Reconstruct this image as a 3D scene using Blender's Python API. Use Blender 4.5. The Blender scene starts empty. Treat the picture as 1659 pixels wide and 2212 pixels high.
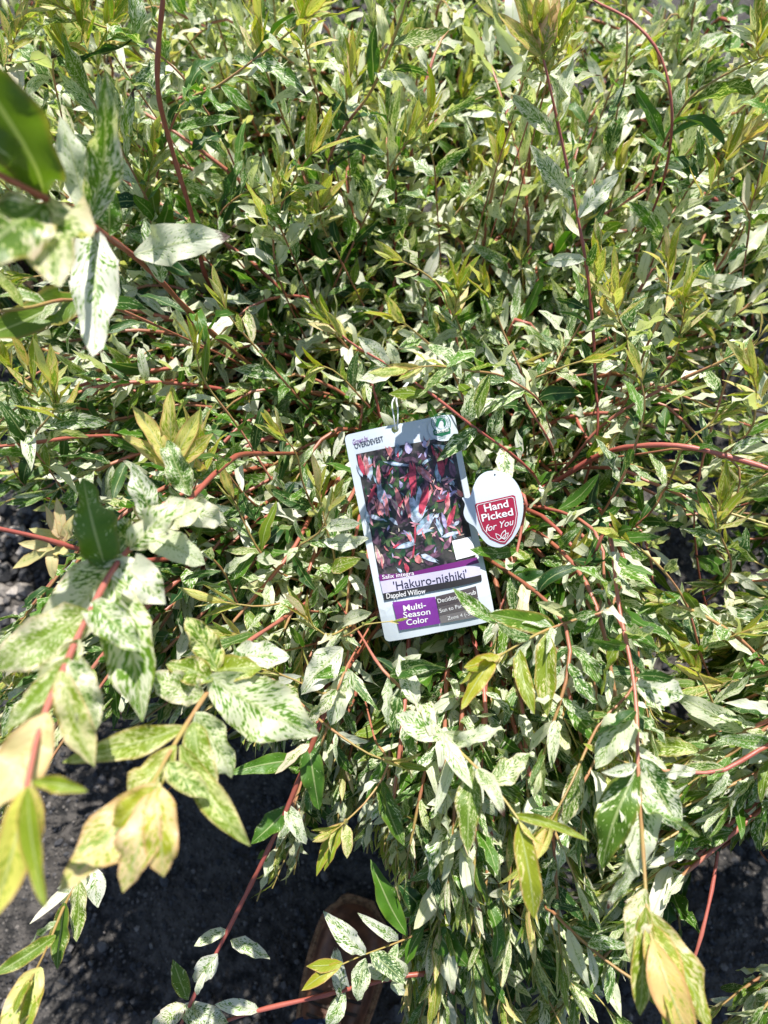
import bpy, bmesh, math, random
import numpy as np
from mathutils import Vector, Matrix

random.seed(7)
RNG = np.random.default_rng(11)
sc = bpy.context.scene
COL = sc.collection

# ------------------------------------------------------------------ camera
CAM = np.array([0.0, 0.0, 1.27])
PITCH = math.radians(58)
FWD = np.array([0, math.cos(PITCH), -math.sin(PITCH)])
UPV = np.array([0, math.sin(PITCH), math.cos(PITCH)])
RGT = np.array([1.0, 0, 0])
FPX = 1535.0                      # focal length for a 1659 x 2212 picture
cd = bpy.data.cameras.new('camera')
cam = bpy.data.objects.new('camera', cd)
COL.objects.link(cam)
cam.location = CAM
cam.rotation_euler = (math.radians(90) - PITCH, 0, 0)
cd.sensor_fit = 'VERTICAL'
cd.sensor_height = 36
cd.lens = 18.0 / (1106.0 / FPX)
cd.clip_start = 0.02
cd.clip_end = 400
cd.dof.use_dof = True
cd.dof.focus_distance = 0.62
cd.dof.aperture_fstop = 6.0
sc.camera = cam

# ------------------------------------------------------------------ light
SUN = Vector((0.09, 0.38, 0.90)).normalized()
w = bpy.data.worlds.new('World'); sc.world = w; w.use_nodes = True
nt = w.node_tree
sky = nt.nodes.new('ShaderNodeTexSky'); sky.sky_type = 'NISHITA'; sky.sun_disc = False
sky.sun_elevation = math.asin(SUN.z)
sky.sun_rotation = math.atan2(SUN.x, SUN.y)
bg = nt.nodes['Background']; bg.inputs[1].default_value = 0.09
nt.links.new(sky.outputs[0], bg.inputs[0])
sd = bpy.data.lights.new('sun', 'SUN'); sd.energy = 4.6; sd.angle = math.radians(0.53); sd.color = (1, 0.96, 0.9)
so = bpy.data.objects.new('sun', sd); COL.objects.link(so)
so.rotation_euler = (-SUN).to_track_quat('-Z', 'Y').to_euler()
sc.view_settings.view_transform = 'Standard'
sc.view_settings.look = 'None'
sc.view_settings.gamma = 1.0
sc.view_settings.use_curve_mapping = False
sc.view_settings.exposure = 0.92
sc.render.engine = 'CYCLES'
sc.cycles.max_bounces = 5
sc.cycles.diffuse_bounces = 3
sc.cycles.transmission_bounces = 3
sc.cycles.glossy_bounces = 2
sc.cycles.use_denoising = True
sc.cycles.sample_clamp_indirect = 6

# ------------------------------------------------------------------ helpers
def at(px, py, d):
    return CAM + d * (FWD + (px - 829.5) / FPX * RGT + (1106.0 - py) / FPX * UPV)

def project(P):
    P = np.asarray(P) - CAM
    d = P @ FWD
    return 829.5 + FPX * (P @ RGT) / d, 1106.0 - FPX * (P @ UPV) / d, d

def link(o, parent=None):
    COL.objects.link(o)
    if parent is not None: o.parent = parent
    return o

def tag(o, label=None, cat=None, group=None, kind=None):
    if label: o['label'] = label
    if cat: o['category'] = cat
    if group: o['group'] = group
    if kind: o['kind'] = kind
    return o

def empty(name, loc):
    o = bpy.data.objects.new(name, None); o.empty_display_size = 0.05
    o.location = loc
    return link(o)

def mesh_obj(name, verts, faces, mat, parent=None, smooth=True, loc=(0, 0, 0)):
    me = bpy.data.meshes.new(name)
    me.from_pydata([tuple(v) for v in verts], [], [tuple(f) for f in faces])
    if smooth: me.polygons.foreach_set('use_smooth', [True] * len(me.polygons))
    if mat: me.materials.append(mat)
    o = bpy.data.objects.new(name, me); o.location = loc
    return link(o, parent)

def bm_obj(name, bm, mat, parent=None, smooth=False, loc=(0, 0, 0)):
    me = bpy.data.meshes.new(name); bm.to_mesh(me); bm.free()
    if smooth: me.polygons.foreach_set('use_smooth', [True] * len(me.polygons))
    if mat: me.materials.append(mat)
    o = bpy.data.objects.new(name, me); o.location = loc
    return link(o, parent)

class NT:
    def __init__(s, name):
        s.mat = bpy.data.materials.new(name); s.mat.use_nodes = True
        s.t = s.mat.node_tree; s.bsdf = s.t.nodes['Principled BSDF']; s.out = s.t.nodes['Material Output']
    def n(s, typ, **kw):
        nd = s.t.nodes.new(typ)
        for k, v in kw.items(): setattr(nd, k, v)
        return nd
    def set(s, sock, v):
        if isinstance(v, bpy.types.NodeSocket): s.t.links.new(v, sock)
        elif v is not None: sock.default_value = v
    def math(s, op, a, b=None, c=None, clamp=False):
        nd = s.n('ShaderNodeMath', operation=op, use_clamp=clamp)
        s.set(nd.inputs[0], a); s.set(nd.inputs[1], b)
        if c is not None: s.set(nd.inputs[2], c)
        return nd.outputs[0]
    def step(s, v, lo, hi, a=0.0, b=1.0):
        nd = s.n('ShaderNodeMapRange', interpolation_type='SMOOTHSTEP')
        s.set(nd.inputs[0], v); s.set(nd.inputs[1], lo); s.set(nd.inputs[2], hi)
        s.set(nd.inputs[3], a); s.set(nd.inputs[4], b)
        return nd.outputs[0]
    def mix(s, f, a, b, mode='MIX'):
        nd = s.n('ShaderNodeMix', data_type='RGBA', blend_type=mode)
        s.set(nd.inputs[0], f)
        s.set(nd.inputs[6], a if isinstance(a, bpy.types.NodeSocket) else (*a, 1))
        s.set(nd.inputs[7], b if isinstance(b, bpy.types.NodeSocket) else (*b, 1))
        return nd.outputs[2]
    def xyz(s, x, y, z):
        nd = s.n('ShaderNodeCombineXYZ')
        for i, v in enumerate((x, y, z)): s.set(nd.inputs[i], v)
        return nd.outputs[0]
    def noise(s, vec, scale=1.0, detail=2.0, rough=0.5):
        nd = s.n('ShaderNodeTexNoise')
        if vec is not None: s.set(nd.inputs['Vector'], vec)
        nd.inputs['Scale'].default_value = scale; nd.inputs['Detail'].default_value = detail
        nd.inputs['Roughness'].default_value = rough
        return nd.outputs[0]
    def attr(s, name):
        return s.n('ShaderNodeAttribute', attribute_name=name)
    def obj(s):
        return s.n('ShaderNodeTexCoord').outputs['Object']
    def bump(s, h, strength=0.3, dist=0.001):
        nd = s.n('ShaderNodeBump'); nd.inputs['Strength'].default_value = strength
        nd.inputs['Distance'].default_value = dist; s.set(nd.inputs['Height'], h)
        return nd.outputs[0]

def plain(name, col, rough=0.5, spec=0.4, var=0.0, scale=60):
    m = NT(name); b = m.bsdf
    b.inputs['Roughness'].default_value = rough; b.inputs['Specular IOR Level'].default_value = spec
    if var:
        nz = m.noise(m.obj(), scale, 3)
        f = m.step(nz, 0.35, 0.65)
        dk = tuple(c * (1 - var) for c in col); lt = tuple(min(1, c * (1 + var * 0.5)) for c in col)
        m.set(b.inputs['Base Color'], m.mix(f, dk, lt))
    else:
        b.inputs['Base Color'].default_value = (*col, 1)
    return m.mat

def inside(poly, x, y):
    x = np.asarray(x, float); y = np.asarray(y, float); r = np.zeros(x.shape, bool); n = len(poly)
    for i in range(n):
        x0, y0 = poly[i]; x1, y1 = poly[(i + 1) % n]
        if y0 == y1: continue
        c = ((y0 > y) != (y1 > y)) & (x < (x1 - x0) * (y - y0) / (y1 - y0) + x0)
        r ^= c
    return r


def catmull(P, n):
    P = np.array(P, float)
    Q = np.vstack([2 * P[0] - P[1], P, 2 * P[-1] - P[-2]])
    out = []
    for i in range(1, len(Q) - 2):
        p0, p1, p2, p3 = Q[i - 1], Q[i], Q[i + 1], Q[i + 2]
        for t in np.linspace(0, 1, n, endpoint=False):
            out.append(0.5 * (2 * p1 + (p2 - p0) * t + (2 * p0 - 5 * p1 + 4 * p2 - p3) * t * t + (3 * p1 - p0 - 3 * p2 + p3) * t ** 3))
    out.append(Q[-2]); return np.array(out)


def resample(P, step):
    seg = np.linalg.norm(np.diff(P, axis=0), axis=1); s = np.concatenate([[0], np.cumsum(seg)])
    n = max(4, int(s[-1] / step)); t = np.linspace(0, s[-1], n)
    return np.stack([np.interp(t, s, P[:, i]) for i in range(3)], -1), s[-1]


# ------------------------------------------------------------------ plant materials
def leaf_material():
    m = NT('variegated_leaf')
    a = m.attr('luv'); sep = m.n('ShaderNodeSeparateXYZ'); m.set(sep.inputs[0], a.outputs['Vector'])
    u, v, seed = sep.outputs
    p = m.attr('lpar'); sp = m.n('ShaderNodeSeparateColor'); m.set(sp.inputs[0], p.outputs['Color'])
    green, youth, brown = sp.outputs[0], sp.outputs[1], sp.outputs[2]
    av = m.math('ABSOLUTE', v)
    along = m.math('SUBTRACT', m.math('MULTIPLY', u, 4.0), m.math('MULTIPLY', av, 0.95))
    n1 = m.noise(m.xyz(m.math('MULTIPLY', along, 0.8), m.math('MULTIPLY', v, 1.5), m.math('MULTIPLY', seed, 97.0)), 1.0, 2)
    fsc = m.math('MULTIPLY_ADD', m.math('FRACT', m.math('MULTIPLY', seed, 3.1)), 0.9, 0.75)
    n2 = m.noise(m.xyz(m.math('MULTIPLY', along, m.math('MULTIPLY', fsc, 7.0)), m.math('MULTIPLY', v, m.math('MULTIPLY', fsc, 4.6)), m.math('MULTIPLY_ADD', seed, 31.0, 5.0)), 1.0, 1.5, 0.6)
    val = m.math('ADD', m.math('MULTIPLY', n1, 0.45), m.math('MULTIPLY', n2, 0.72))
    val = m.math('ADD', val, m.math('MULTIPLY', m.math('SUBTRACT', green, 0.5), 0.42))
    val = m.math('ADD', val, m.math('MULTIPLY', m.math('SUBTRACT', 0.5, av), 0.07))
    mk = m.step(val, 0.575, 0.61)
    mk2 = m.step(val, 0.51, 0.59)
    gsel = m.math('FRACT', m.math('MULTIPLY', seed, 13.7))
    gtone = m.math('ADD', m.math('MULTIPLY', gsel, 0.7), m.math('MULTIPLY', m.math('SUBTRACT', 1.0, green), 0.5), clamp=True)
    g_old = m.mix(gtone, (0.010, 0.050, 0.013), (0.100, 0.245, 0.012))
    g_yng = m.mix(gsel, (0.15, 0.28, 0.012), (0.36, 0.36, 0.02))
    grn = m.mix(youth, g_old, g_yng)
    wsel = m.math('FRACT', m.math('MULTIPLY', seed, 7.3))
    w_old = m.mix(wsel, (0.62, 0.66, 0.46), (0.74, 0.745, 0.64))
    w_yng = m.mix(wsel, (0.56, 0.56, 0.10), (0.68, 0.45, 0.20))
    wht = m.mix(youth, w_old, w_yng)
    pale = m.mix(youth, (0.29, 0.43, 0.12), (0.40, 0.45, 0.05))
    c = m.mix(mk2, wht, pale)
    c = m.mix(mk, c, grn)
    rib = m.step(av, 0.10, 0.04)
    c = m.mix(m.math('MULTIPLY', rib, 0.55), c, (0.46, 0.52, 0.24))
    edge = m.math('MULTIPLY', m.step(av, 0.72, 1.0), m.math('MULTIPLY_ADD', youth, 0.6, 0.08))
    c = m.mix(edge, c, (0.50, 0.24, 0.10))
    nb = m.math('MULTIPLY_ADD', n2, 0.25, u)
    br = m.math('MULTIPLY', m.step(nb, 0.98, 1.06), brown)
    c = m.mix(br, c, (0.055, 0.022, 0.014))
    # lateral veins
    ph = m.math('SUBTRACT', m.math('MULTIPLY', u, 62.0), m.math('MULTIPLY', av, 14.0))
    vein = m.math('ADD', m.math('MULTIPLY', m.math('SINE', ph), 0.10), m.math('MULTIPLY', n2, 1.2))
    vein = m.math('SUBTRACT', vein, m.math('MULTIPLY', rib, 0.8))
    bmp = m.bump(vein, 0.4, 0.0007)
    b = m.bsdf
    m.set(b.inputs['Base Color'], c)
    m.set(b.inputs['Roughness'], m.math('MULTIPLY_ADD', n1, 0.25, 0.30))
    b.inputs['Specular IOR Level'].default_value = 0.45
    m.set(b.inputs['Normal'], bmp)
    tr = m.n('ShaderNodeBsdfTranslucent')
    tc = m.mix(1.0, c, (1.15, 1.25, 0.42), 'MULTIPLY')
    m.set(tr.inputs[0], tc)
    mx = m.n('ShaderNodeMixShader'); mx.inputs[0].default_value = 0.35
    m.t.links.new(b.outputs[0], mx.inputs[1]); m.t.links.new(tr.outputs[0], mx.inputs[2])
    m.t.links.new(mx.outputs[0], m.out.inputs[0])
    return m.mat

def stem_material():
    m = NT('willow_bark')
    a = m.attr('sp'); sep = m.n('ShaderNodeSeparateXYZ'); m.set(sep.inputs[0], a.outputs['Vector'])
    t, rnd, _ = sep.outputs
    nz = m.noise(m.obj(), 45, 3)
    tt = m.math('ADD', t, m.math('MULTIPLY', m.math('SUBTRACT', nz, 0.5), 0.25))
    r = m.n('ShaderNodeValToRGB'); m.set(r.inputs[0], tt)
    cr = r.color_ramp
    cols = [(0.0, (0.10, 0.085, 0.03)), (0.2, (0.16, 0.095, 0.025)), (0.38, (0.20, 0.062, 0.024)), (0.6, (0.34, 0.075, 0.06)),
            (0.84, (0.46, 0.16, 0.115)), (0.98, (0.40, 0.33, 0.10))]
    while len(cr.elements) < len(cols): cr.elements.new(0.5)
    for e, (p, c) in zip(cr.elements, cols): e.position = p; e.color = (*c, 1)
    c = m.mix(m.math('MULTIPLY', rnd, 0.55), r.outputs[0], (0.20, 0.10, 0.03))
    m.set(m.bsdf.inputs['Base Color'], c)
    m.bsdf.inputs['Roughness'].default_value = 0.42
    m.set(m.bsdf.inputs['Normal'], m.bump(m.noise(m.obj(), 600, 2), 0.25, 0.0006))
    return m.mat

M_LEAF = leaf_material()
M_STEM = stem_material()

# ------------------------------------------------------------------ ground
def ground_material():
    m = NT('worn_asphalt')
    o = m.obj()
    big = m.noise(o, 3.5, 4); mid = m.noise(o, 55, 4, 0.6); fine = m.noise(o, 320, 3, 0.6)
    vo = m.n('ShaderNodeTexVoronoi'); m.set(vo.inputs['Vector'], o); vo.inputs['Scale'].default_value = 140
    chip = m.step(vo.outputs['Distance'], 0.55, 0.15)
    vc = m.n('ShaderNodeSeparateColor'); m.set(vc.inputs[0], vo.outputs['Color'])
    stone = m.mix(vc.outputs[0], (0.02, 0.02, 0.021), (0.17, 0.155, 0.14))
    base = m.mix(m.step(mid, 0.35, 0.68), (0.012, 0.012, 0.0125), (0.085, 0.077, 0.070))
    c = m.mix(m.math('MULTIPLY', chip, m.step(vc.outputs[1], 0.3, 0.6)), base, stone)
    c = m.mix(m.math('MULTIPLY', m.step(big, 0.45, 0.7), 0.5), c, (0.11, 0.097, 0.085))
    m.set(m.bsdf.inputs['Base Color'], c)
    m.bsdf.inputs['Roughness'].default_value = 0.85
    m.bsdf.inputs['Specular IOR Level'].default_value = 0.25
    h = m.math('ADD', m.math('MULTIPLY', mid, 1.0), m.math('ADD', m.math('MULTIPLY', fine, 0.5), m.math('MULTIPLY', chip, 0.5)))
    m.set(m.bsdf.inputs['Normal'], m.bump(h, 1.0, 0.006))
    return m.mat

M_GROUND = ground_material()
def build_ground():
    # one sheet to the horizon, with a fine uneven patch in the middle
    xs = np.concatenate([[-150, -40, -10, -4], np.linspace(-1.6, 1.6, 129), [4, 10, 40, 150]])
    ys = np.concatenate([[-150, -40, -10, -3], np.linspace(-0.8, 2.4, 129), [5, 10, 40, 150]])
    X, Y = np.meshgrid(xs, ys)
    Z = 0.003 * np.sin(X * 21 + 2 * np.sin(Y * 13)) + 0.003 * np.sin(Y * 25 + 2.5 * np.sin(X * 17)) + RNG.normal(0, 0.0022, X.shape)
    far = (np.abs(X) > 1.7) | (Y < -0.9) | (Y > 2.5)
    Z[far] = 0
    n, k = X.shape
    V = np.stack([X, Y, Z], -1).reshape(-1, 3)
    F = [(j * k + i, j * k + i + 1, (j + 1) * k + i + 1, (j + 1) * k + i) for j in range(n - 1) for i in range(k - 1)]
    g = mesh_obj('ground', V, F, M_GROUND)
    tag(g, 'dark worn asphalt ground under the shrubs', None, None, 'structure')
build_ground()

def stone_material(name):
    m = NT(name)
    a = m.attr('rnd'); sep = m.n('ShaderNodeSeparateXYZ'); m.set(sep.inputs[0], a.outputs['Vector'])
    r = m.n('ShaderNodeValToRGB'); m.set(r.inputs[0], sep.outputs[0]); cr = r.color_ramp
    cols = [(0, (0.025, 0.026, 0.03)), (0.35, (0.06, 0.06, 0.065)), (0.6, (0.12, 0.11, 0.105)), (0.8, (0.26, 0.23, 0.20)), (1, (0.46, 0.41, 0.36))]
    while len(cr.elements) < len(cols): cr.elements.new(0.5)
    for e, (p, c) in zip(cr.elements, cols): e.position = p; e.color = (*c, 1)
    nz = m.noise(m.obj(), 180, 4, 0.6)
    c = m.mix(m.step(nz, 0.3, 0.7), m.mix(1.0, r.outputs[0], (0.55, 0.55, 0.57), 'MULTIPLY'), r.outputs[0])
    m.set(m.bsdf.inputs['Base Color'], c); m.bsdf.inputs['Roughness'].default_value = 0.75
    m.set(m.bsdf.inputs['Normal'], m.bump(nz, 0.5, 0.002))
    return m.mat
M_STONE = stone_material('crushed_stone')

def build_gravel(name, pts, sizes, tones, label):
    bm = bmesh.new(); bmesh.ops.create_icosphere(bm, subdivisions=1, radius=1)
    tv = np.array([v.co[:] for v in bm.verts]); tf = np.array([[v.index for v in f.verts] for f in bm.faces]); bm.free()
    N = len(pts); nv = len(tv)
    sc3 = RNG.uniform(0.65, 1.15, (N, 3)) * np.array([1, 1, 0.75]) * sizes[:, None]
    V = tv[None] * (1 + RNG.normal(0, 0.16, (N, nv, 1)))
    V = V * sc3[:, None]
    ax = RNG.normal(size=(N, 3)); ax /= np.linalg.norm(ax, axis=1, keepdims=True); an = RNG.uniform(0, 3.1, N) * 0.4
    c, s = np.cos(an)[:, None, None], np.sin(an)[:, None, None]
    A = ax[:, None]
    V = V * c + np.cross(np.broadcast_to(A, V.shape), V) * s + A * (V * A).sum(-1, keepdims=True) * (1 - c)
    rz = RNG.uniform(0, 6.28, N); cz, sz = np.cos(rz)[:, None], np.sin(rz)[:, None]
    V = np.stack([V[..., 0] * cz - V[..., 1] * sz, V[..., 0] * sz + V[..., 1] * cz, V[..., 2]], -1)
    V += pts[:, None]
    F = (tf[None] + (np.arange(N) * nv)[:, None, None]).reshape(-1, 3)
    o = mesh_obj(name, V.reshape(-1, 3), F, M_STONE, smooth=False)
    at_ = o.data.attributes.new('rnd', 'FLOAT_VECTOR', 'POINT')
    at_.data.foreach_set('vector', np.repeat(np.stack([tones, tones, tones], -1), nv, axis=0).astype(np.float32).ravel())
    tag(o, label, None, None, 'stuff')

# coarse gravel by the left gap, fine crumbs everywhere in front
n = 900
xs = RNG.normal(-0.80, 0.2, n); ys = RNG.uniform(0.35, 1.1, n)
sz = RNG.gamma(3.0, 0.0026, n) + 0.004
build_gravel('gravel', np.stack([xs, ys, sz * 0.4], -1), sz, RNG.uniform(0, 1, n) ** 1.1, 'loose grey and tan gravel stones beside the asphalt')
n = 9000
xs = RNG.uniform(-0.95, 0.95, n); ys = RNG.uniform(-0.2, 0.75, n)
sz = RNG.gamma(1.8, 0.0015, n) + 0.0012
build_gravel('asphalt_crumbs', np.stack([xs, ys, sz * 0.3], -1), sz, RNG.uniform(0, 1, n) ** 2.2 * 0.8, 'small dark stone crumbs scattered on the asphalt')

# ------------------------------------------------------------------ printed tags
from mathutils.geometry import tessellate_polygon
TC = [(149, 468), (1033, 284), (1305, 1922), (442, 2130)]          # corners TL TR BR BL in the layout drawing
TW, TH = 0.095, 0.177
def homography(src, dst):
    A = []; bb = []
    for (x, y), (X, Y) in zip(src, dst):
        A += [[x, y, 1, 0, 0, 0, -X * x, -X * y], [0, 0, 0, x, y, 1, -Y * x, -Y * y]]; bb += [X, Y]
    h = np.linalg.solve(np.array(A, float), np.array(bb, float)); return np.append(h, 1).reshape(3, 3)
HM = homography(TC, [(0, TH), (TW, TH), (TW, 0), (0, 0)])
def lay(p):
    q = HM @ np.array([p[0], p[1], 1.0]); return np.array([q[0] / q[2], q[1] / q[2]])
ROLL = math.radians(11.3)
TR_ = math.cos(ROLL) * RGT + math.sin(ROLL) * UPV
TU_ = -math.sin(ROLL) * RGT + math.cos(ROLL) * UPV
TN_ = np.cross(TR_, TU_)
TCEN = at(908.7, 1140.6, 0.591)
def card_pt(u, v, lift=0.0, kind=0):
    a = u / TW; b = v / TH
    if kind == 0:
        z = -0.0045 * (2 * a - 1) ** 2 - 0.010 * max(0.0, a - 0.84) ** 2 / 0.0256 * (0.35 + 0.65 * b) + 0.0016 * math.sin(b * 7 + 1) - 0.004 * max(0, 0.15 - b) / 0.15
        z += 0.0012 * math.sin(a * 9 + b * 5)
    else:
        z = 0.0030 + 0.05 * (u - TW) * 0.6 + 0.0025 * math.sin((b - 0.4) * 9)
    return TCEN + (u - TW / 2) * TR_ + (v - TH / 2) * TU_ + (z + lift) * TN_

TAG_ORG = card_pt(TW * 0.44, TH * 0.92)
def flat_shape(name, loops, mat, parent, lift, kind=0, thick=0.0, cut=True, org=None, raw=False):
    """loops in layout units (first = outline, further = holes); laid on the curved card"""
    org = TAG_ORG if org is None else org
    bm = bmesh.new()
    if not raw: loops = [[[*(lay(p)), 0.0] for p in lp] for lp in loops]
    tri = tessellate_polygon([[Vector(p) for p in lp] for lp in loops])
    flat = [p for lp in loops for p in lp]
    vs = [bm.verts.new(p) for p in flat]
    for t in tri:
        try: bm.faces.new([vs[i] for i in t])
        except ValueError: pass
    finish_flat(name, bm, mat, parent, lift, kind, thick, cut, org)
    return LAST[0]
LAST = [None]
def finish_flat(name, bm, mat, parent, lift, kind, thick, cut, org):
    if cut:
        us = [v.co.x for v in bm.verts]; vv = [v.co.y for v in bm.verts]
        for i in range(1, 24):
            x = TW * 1.35 * i / 24
            if min(us) < x < max(us): bmesh.ops.bisect_plane(bm, geom=bm.verts[:] + bm.edges[:] + bm.faces[:], plane_co=(x, 0, 0), plane_no=(1, 0, 0))
        for i in range(1, 24):
            y = TH * i / 24
            if min(vv) < y < max(vv): bmesh.ops.bisect_plane(bm, geom=bm.verts[:] + bm.edges[:] + bm.faces[:], plane_co=(0, y, 0), plane_no=(0, 1, 0))
    bm.normal_update()
    for f in bm.faces:
        if f.normal.z < 0: f.normal_flip()
    for v in bm.verts:
        v.co = Vector(card_pt(v.co.x, v.co.y, lift, kind) - org)
    if thick:
        bm.normal_update(); bmesh.ops.solidify(bm, geom=bm.faces[:], thickness=thick)
    LAST[0] = bm_obj(name, bm, mat, parent, smooth=False)
    return LAST[0]

def circle(cx, cy, rx, ry=None, n=36, a0=0, a1=2 * math.pi):
    ry = rx if ry is None else ry
    return [(cx + rx * math.cos(a0 + (a1 - a0) * i / n), cy + ry * math.sin(a0 + (a1 - a0) * i / n)) for i in range(n)]

def blade(b, t, wd, bend=0.0, n=7):
    b = np.array(b, float); t = np.array(t, float); d = t - b; nn = np.array([-d[1], d[0]]) / (np.linalg.norm(d) + 1e-6)
    L = []; Rr = []
    for i in range(n + 1):
        u = i / n; hw = 0.5 * wd * (math.sin(math.pi * u ** 0.8) ** 0.8 if 0 < u < 1 else 0.04)
        c = b + d * u + nn * bend * wd * math.sin(math.pi * u)
        L.append(tuple(c + nn * hw)); Rr.append(tuple(c - nn * hw))
    return L + Rr[::-1]

TEXTS = []
def text(body, p0, p1, cap, mat, parent, lift, kind=0, shear=0.0, bold=0.0, name='lettering', org=None):
    cu = bpy.data.curves.new(name, 'FONT'); cu.body = body; cu.size = 1.0; cu.shear = shear; cu.offset = bold; cu.resolution_u = 3
    o = bpy.data.objects.new(name, cu); COL.objects.link(o)
    TEXTS.append((o, p0, p1, cap, mat, parent, lift, kind, name, org))
def flush_texts():
    dg = bpy.context.evaluated_depsgraph_get(); dg.update()
    for (o, p0, p1, cap, mat, parent, lift, kind, name, org) in TEXTS:
        me = bpy.data.meshes.new_from_object(o.evaluated_get(dg))
        bm = bmesh.new(); bm.from_mesh(me); bpy.data.meshes.remove(me)
        xs = [v.co.x for v in bm.verts]; x0, x1 = min(xs), max(xs)
        a, b = lay(p0), lay(p1); d = b - a; wd = np.linalg.norm(d); ex = d / wd; ey = np.array([-ex[1], ex[0]])
        ch = cap / 1674.0 * TH / 0.729           # cap height of the built-in face is 0.729 em
        for v in bm.verts:
            q = a + ex * ((v.co.x - x0) / (x1 - x0) * wd) + ey * (v.co.y * ch)
            v.co = (q[0], q[1], 0)
        finish_flat(name, bm, mat, parent, lift, kind, 0, False, TAG_ORG if org is None else org)
        cu = o.data; bpy.data.objects.remove(o); bpy.data.curves.remove(cu)
    TEXTS.clear()

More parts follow.
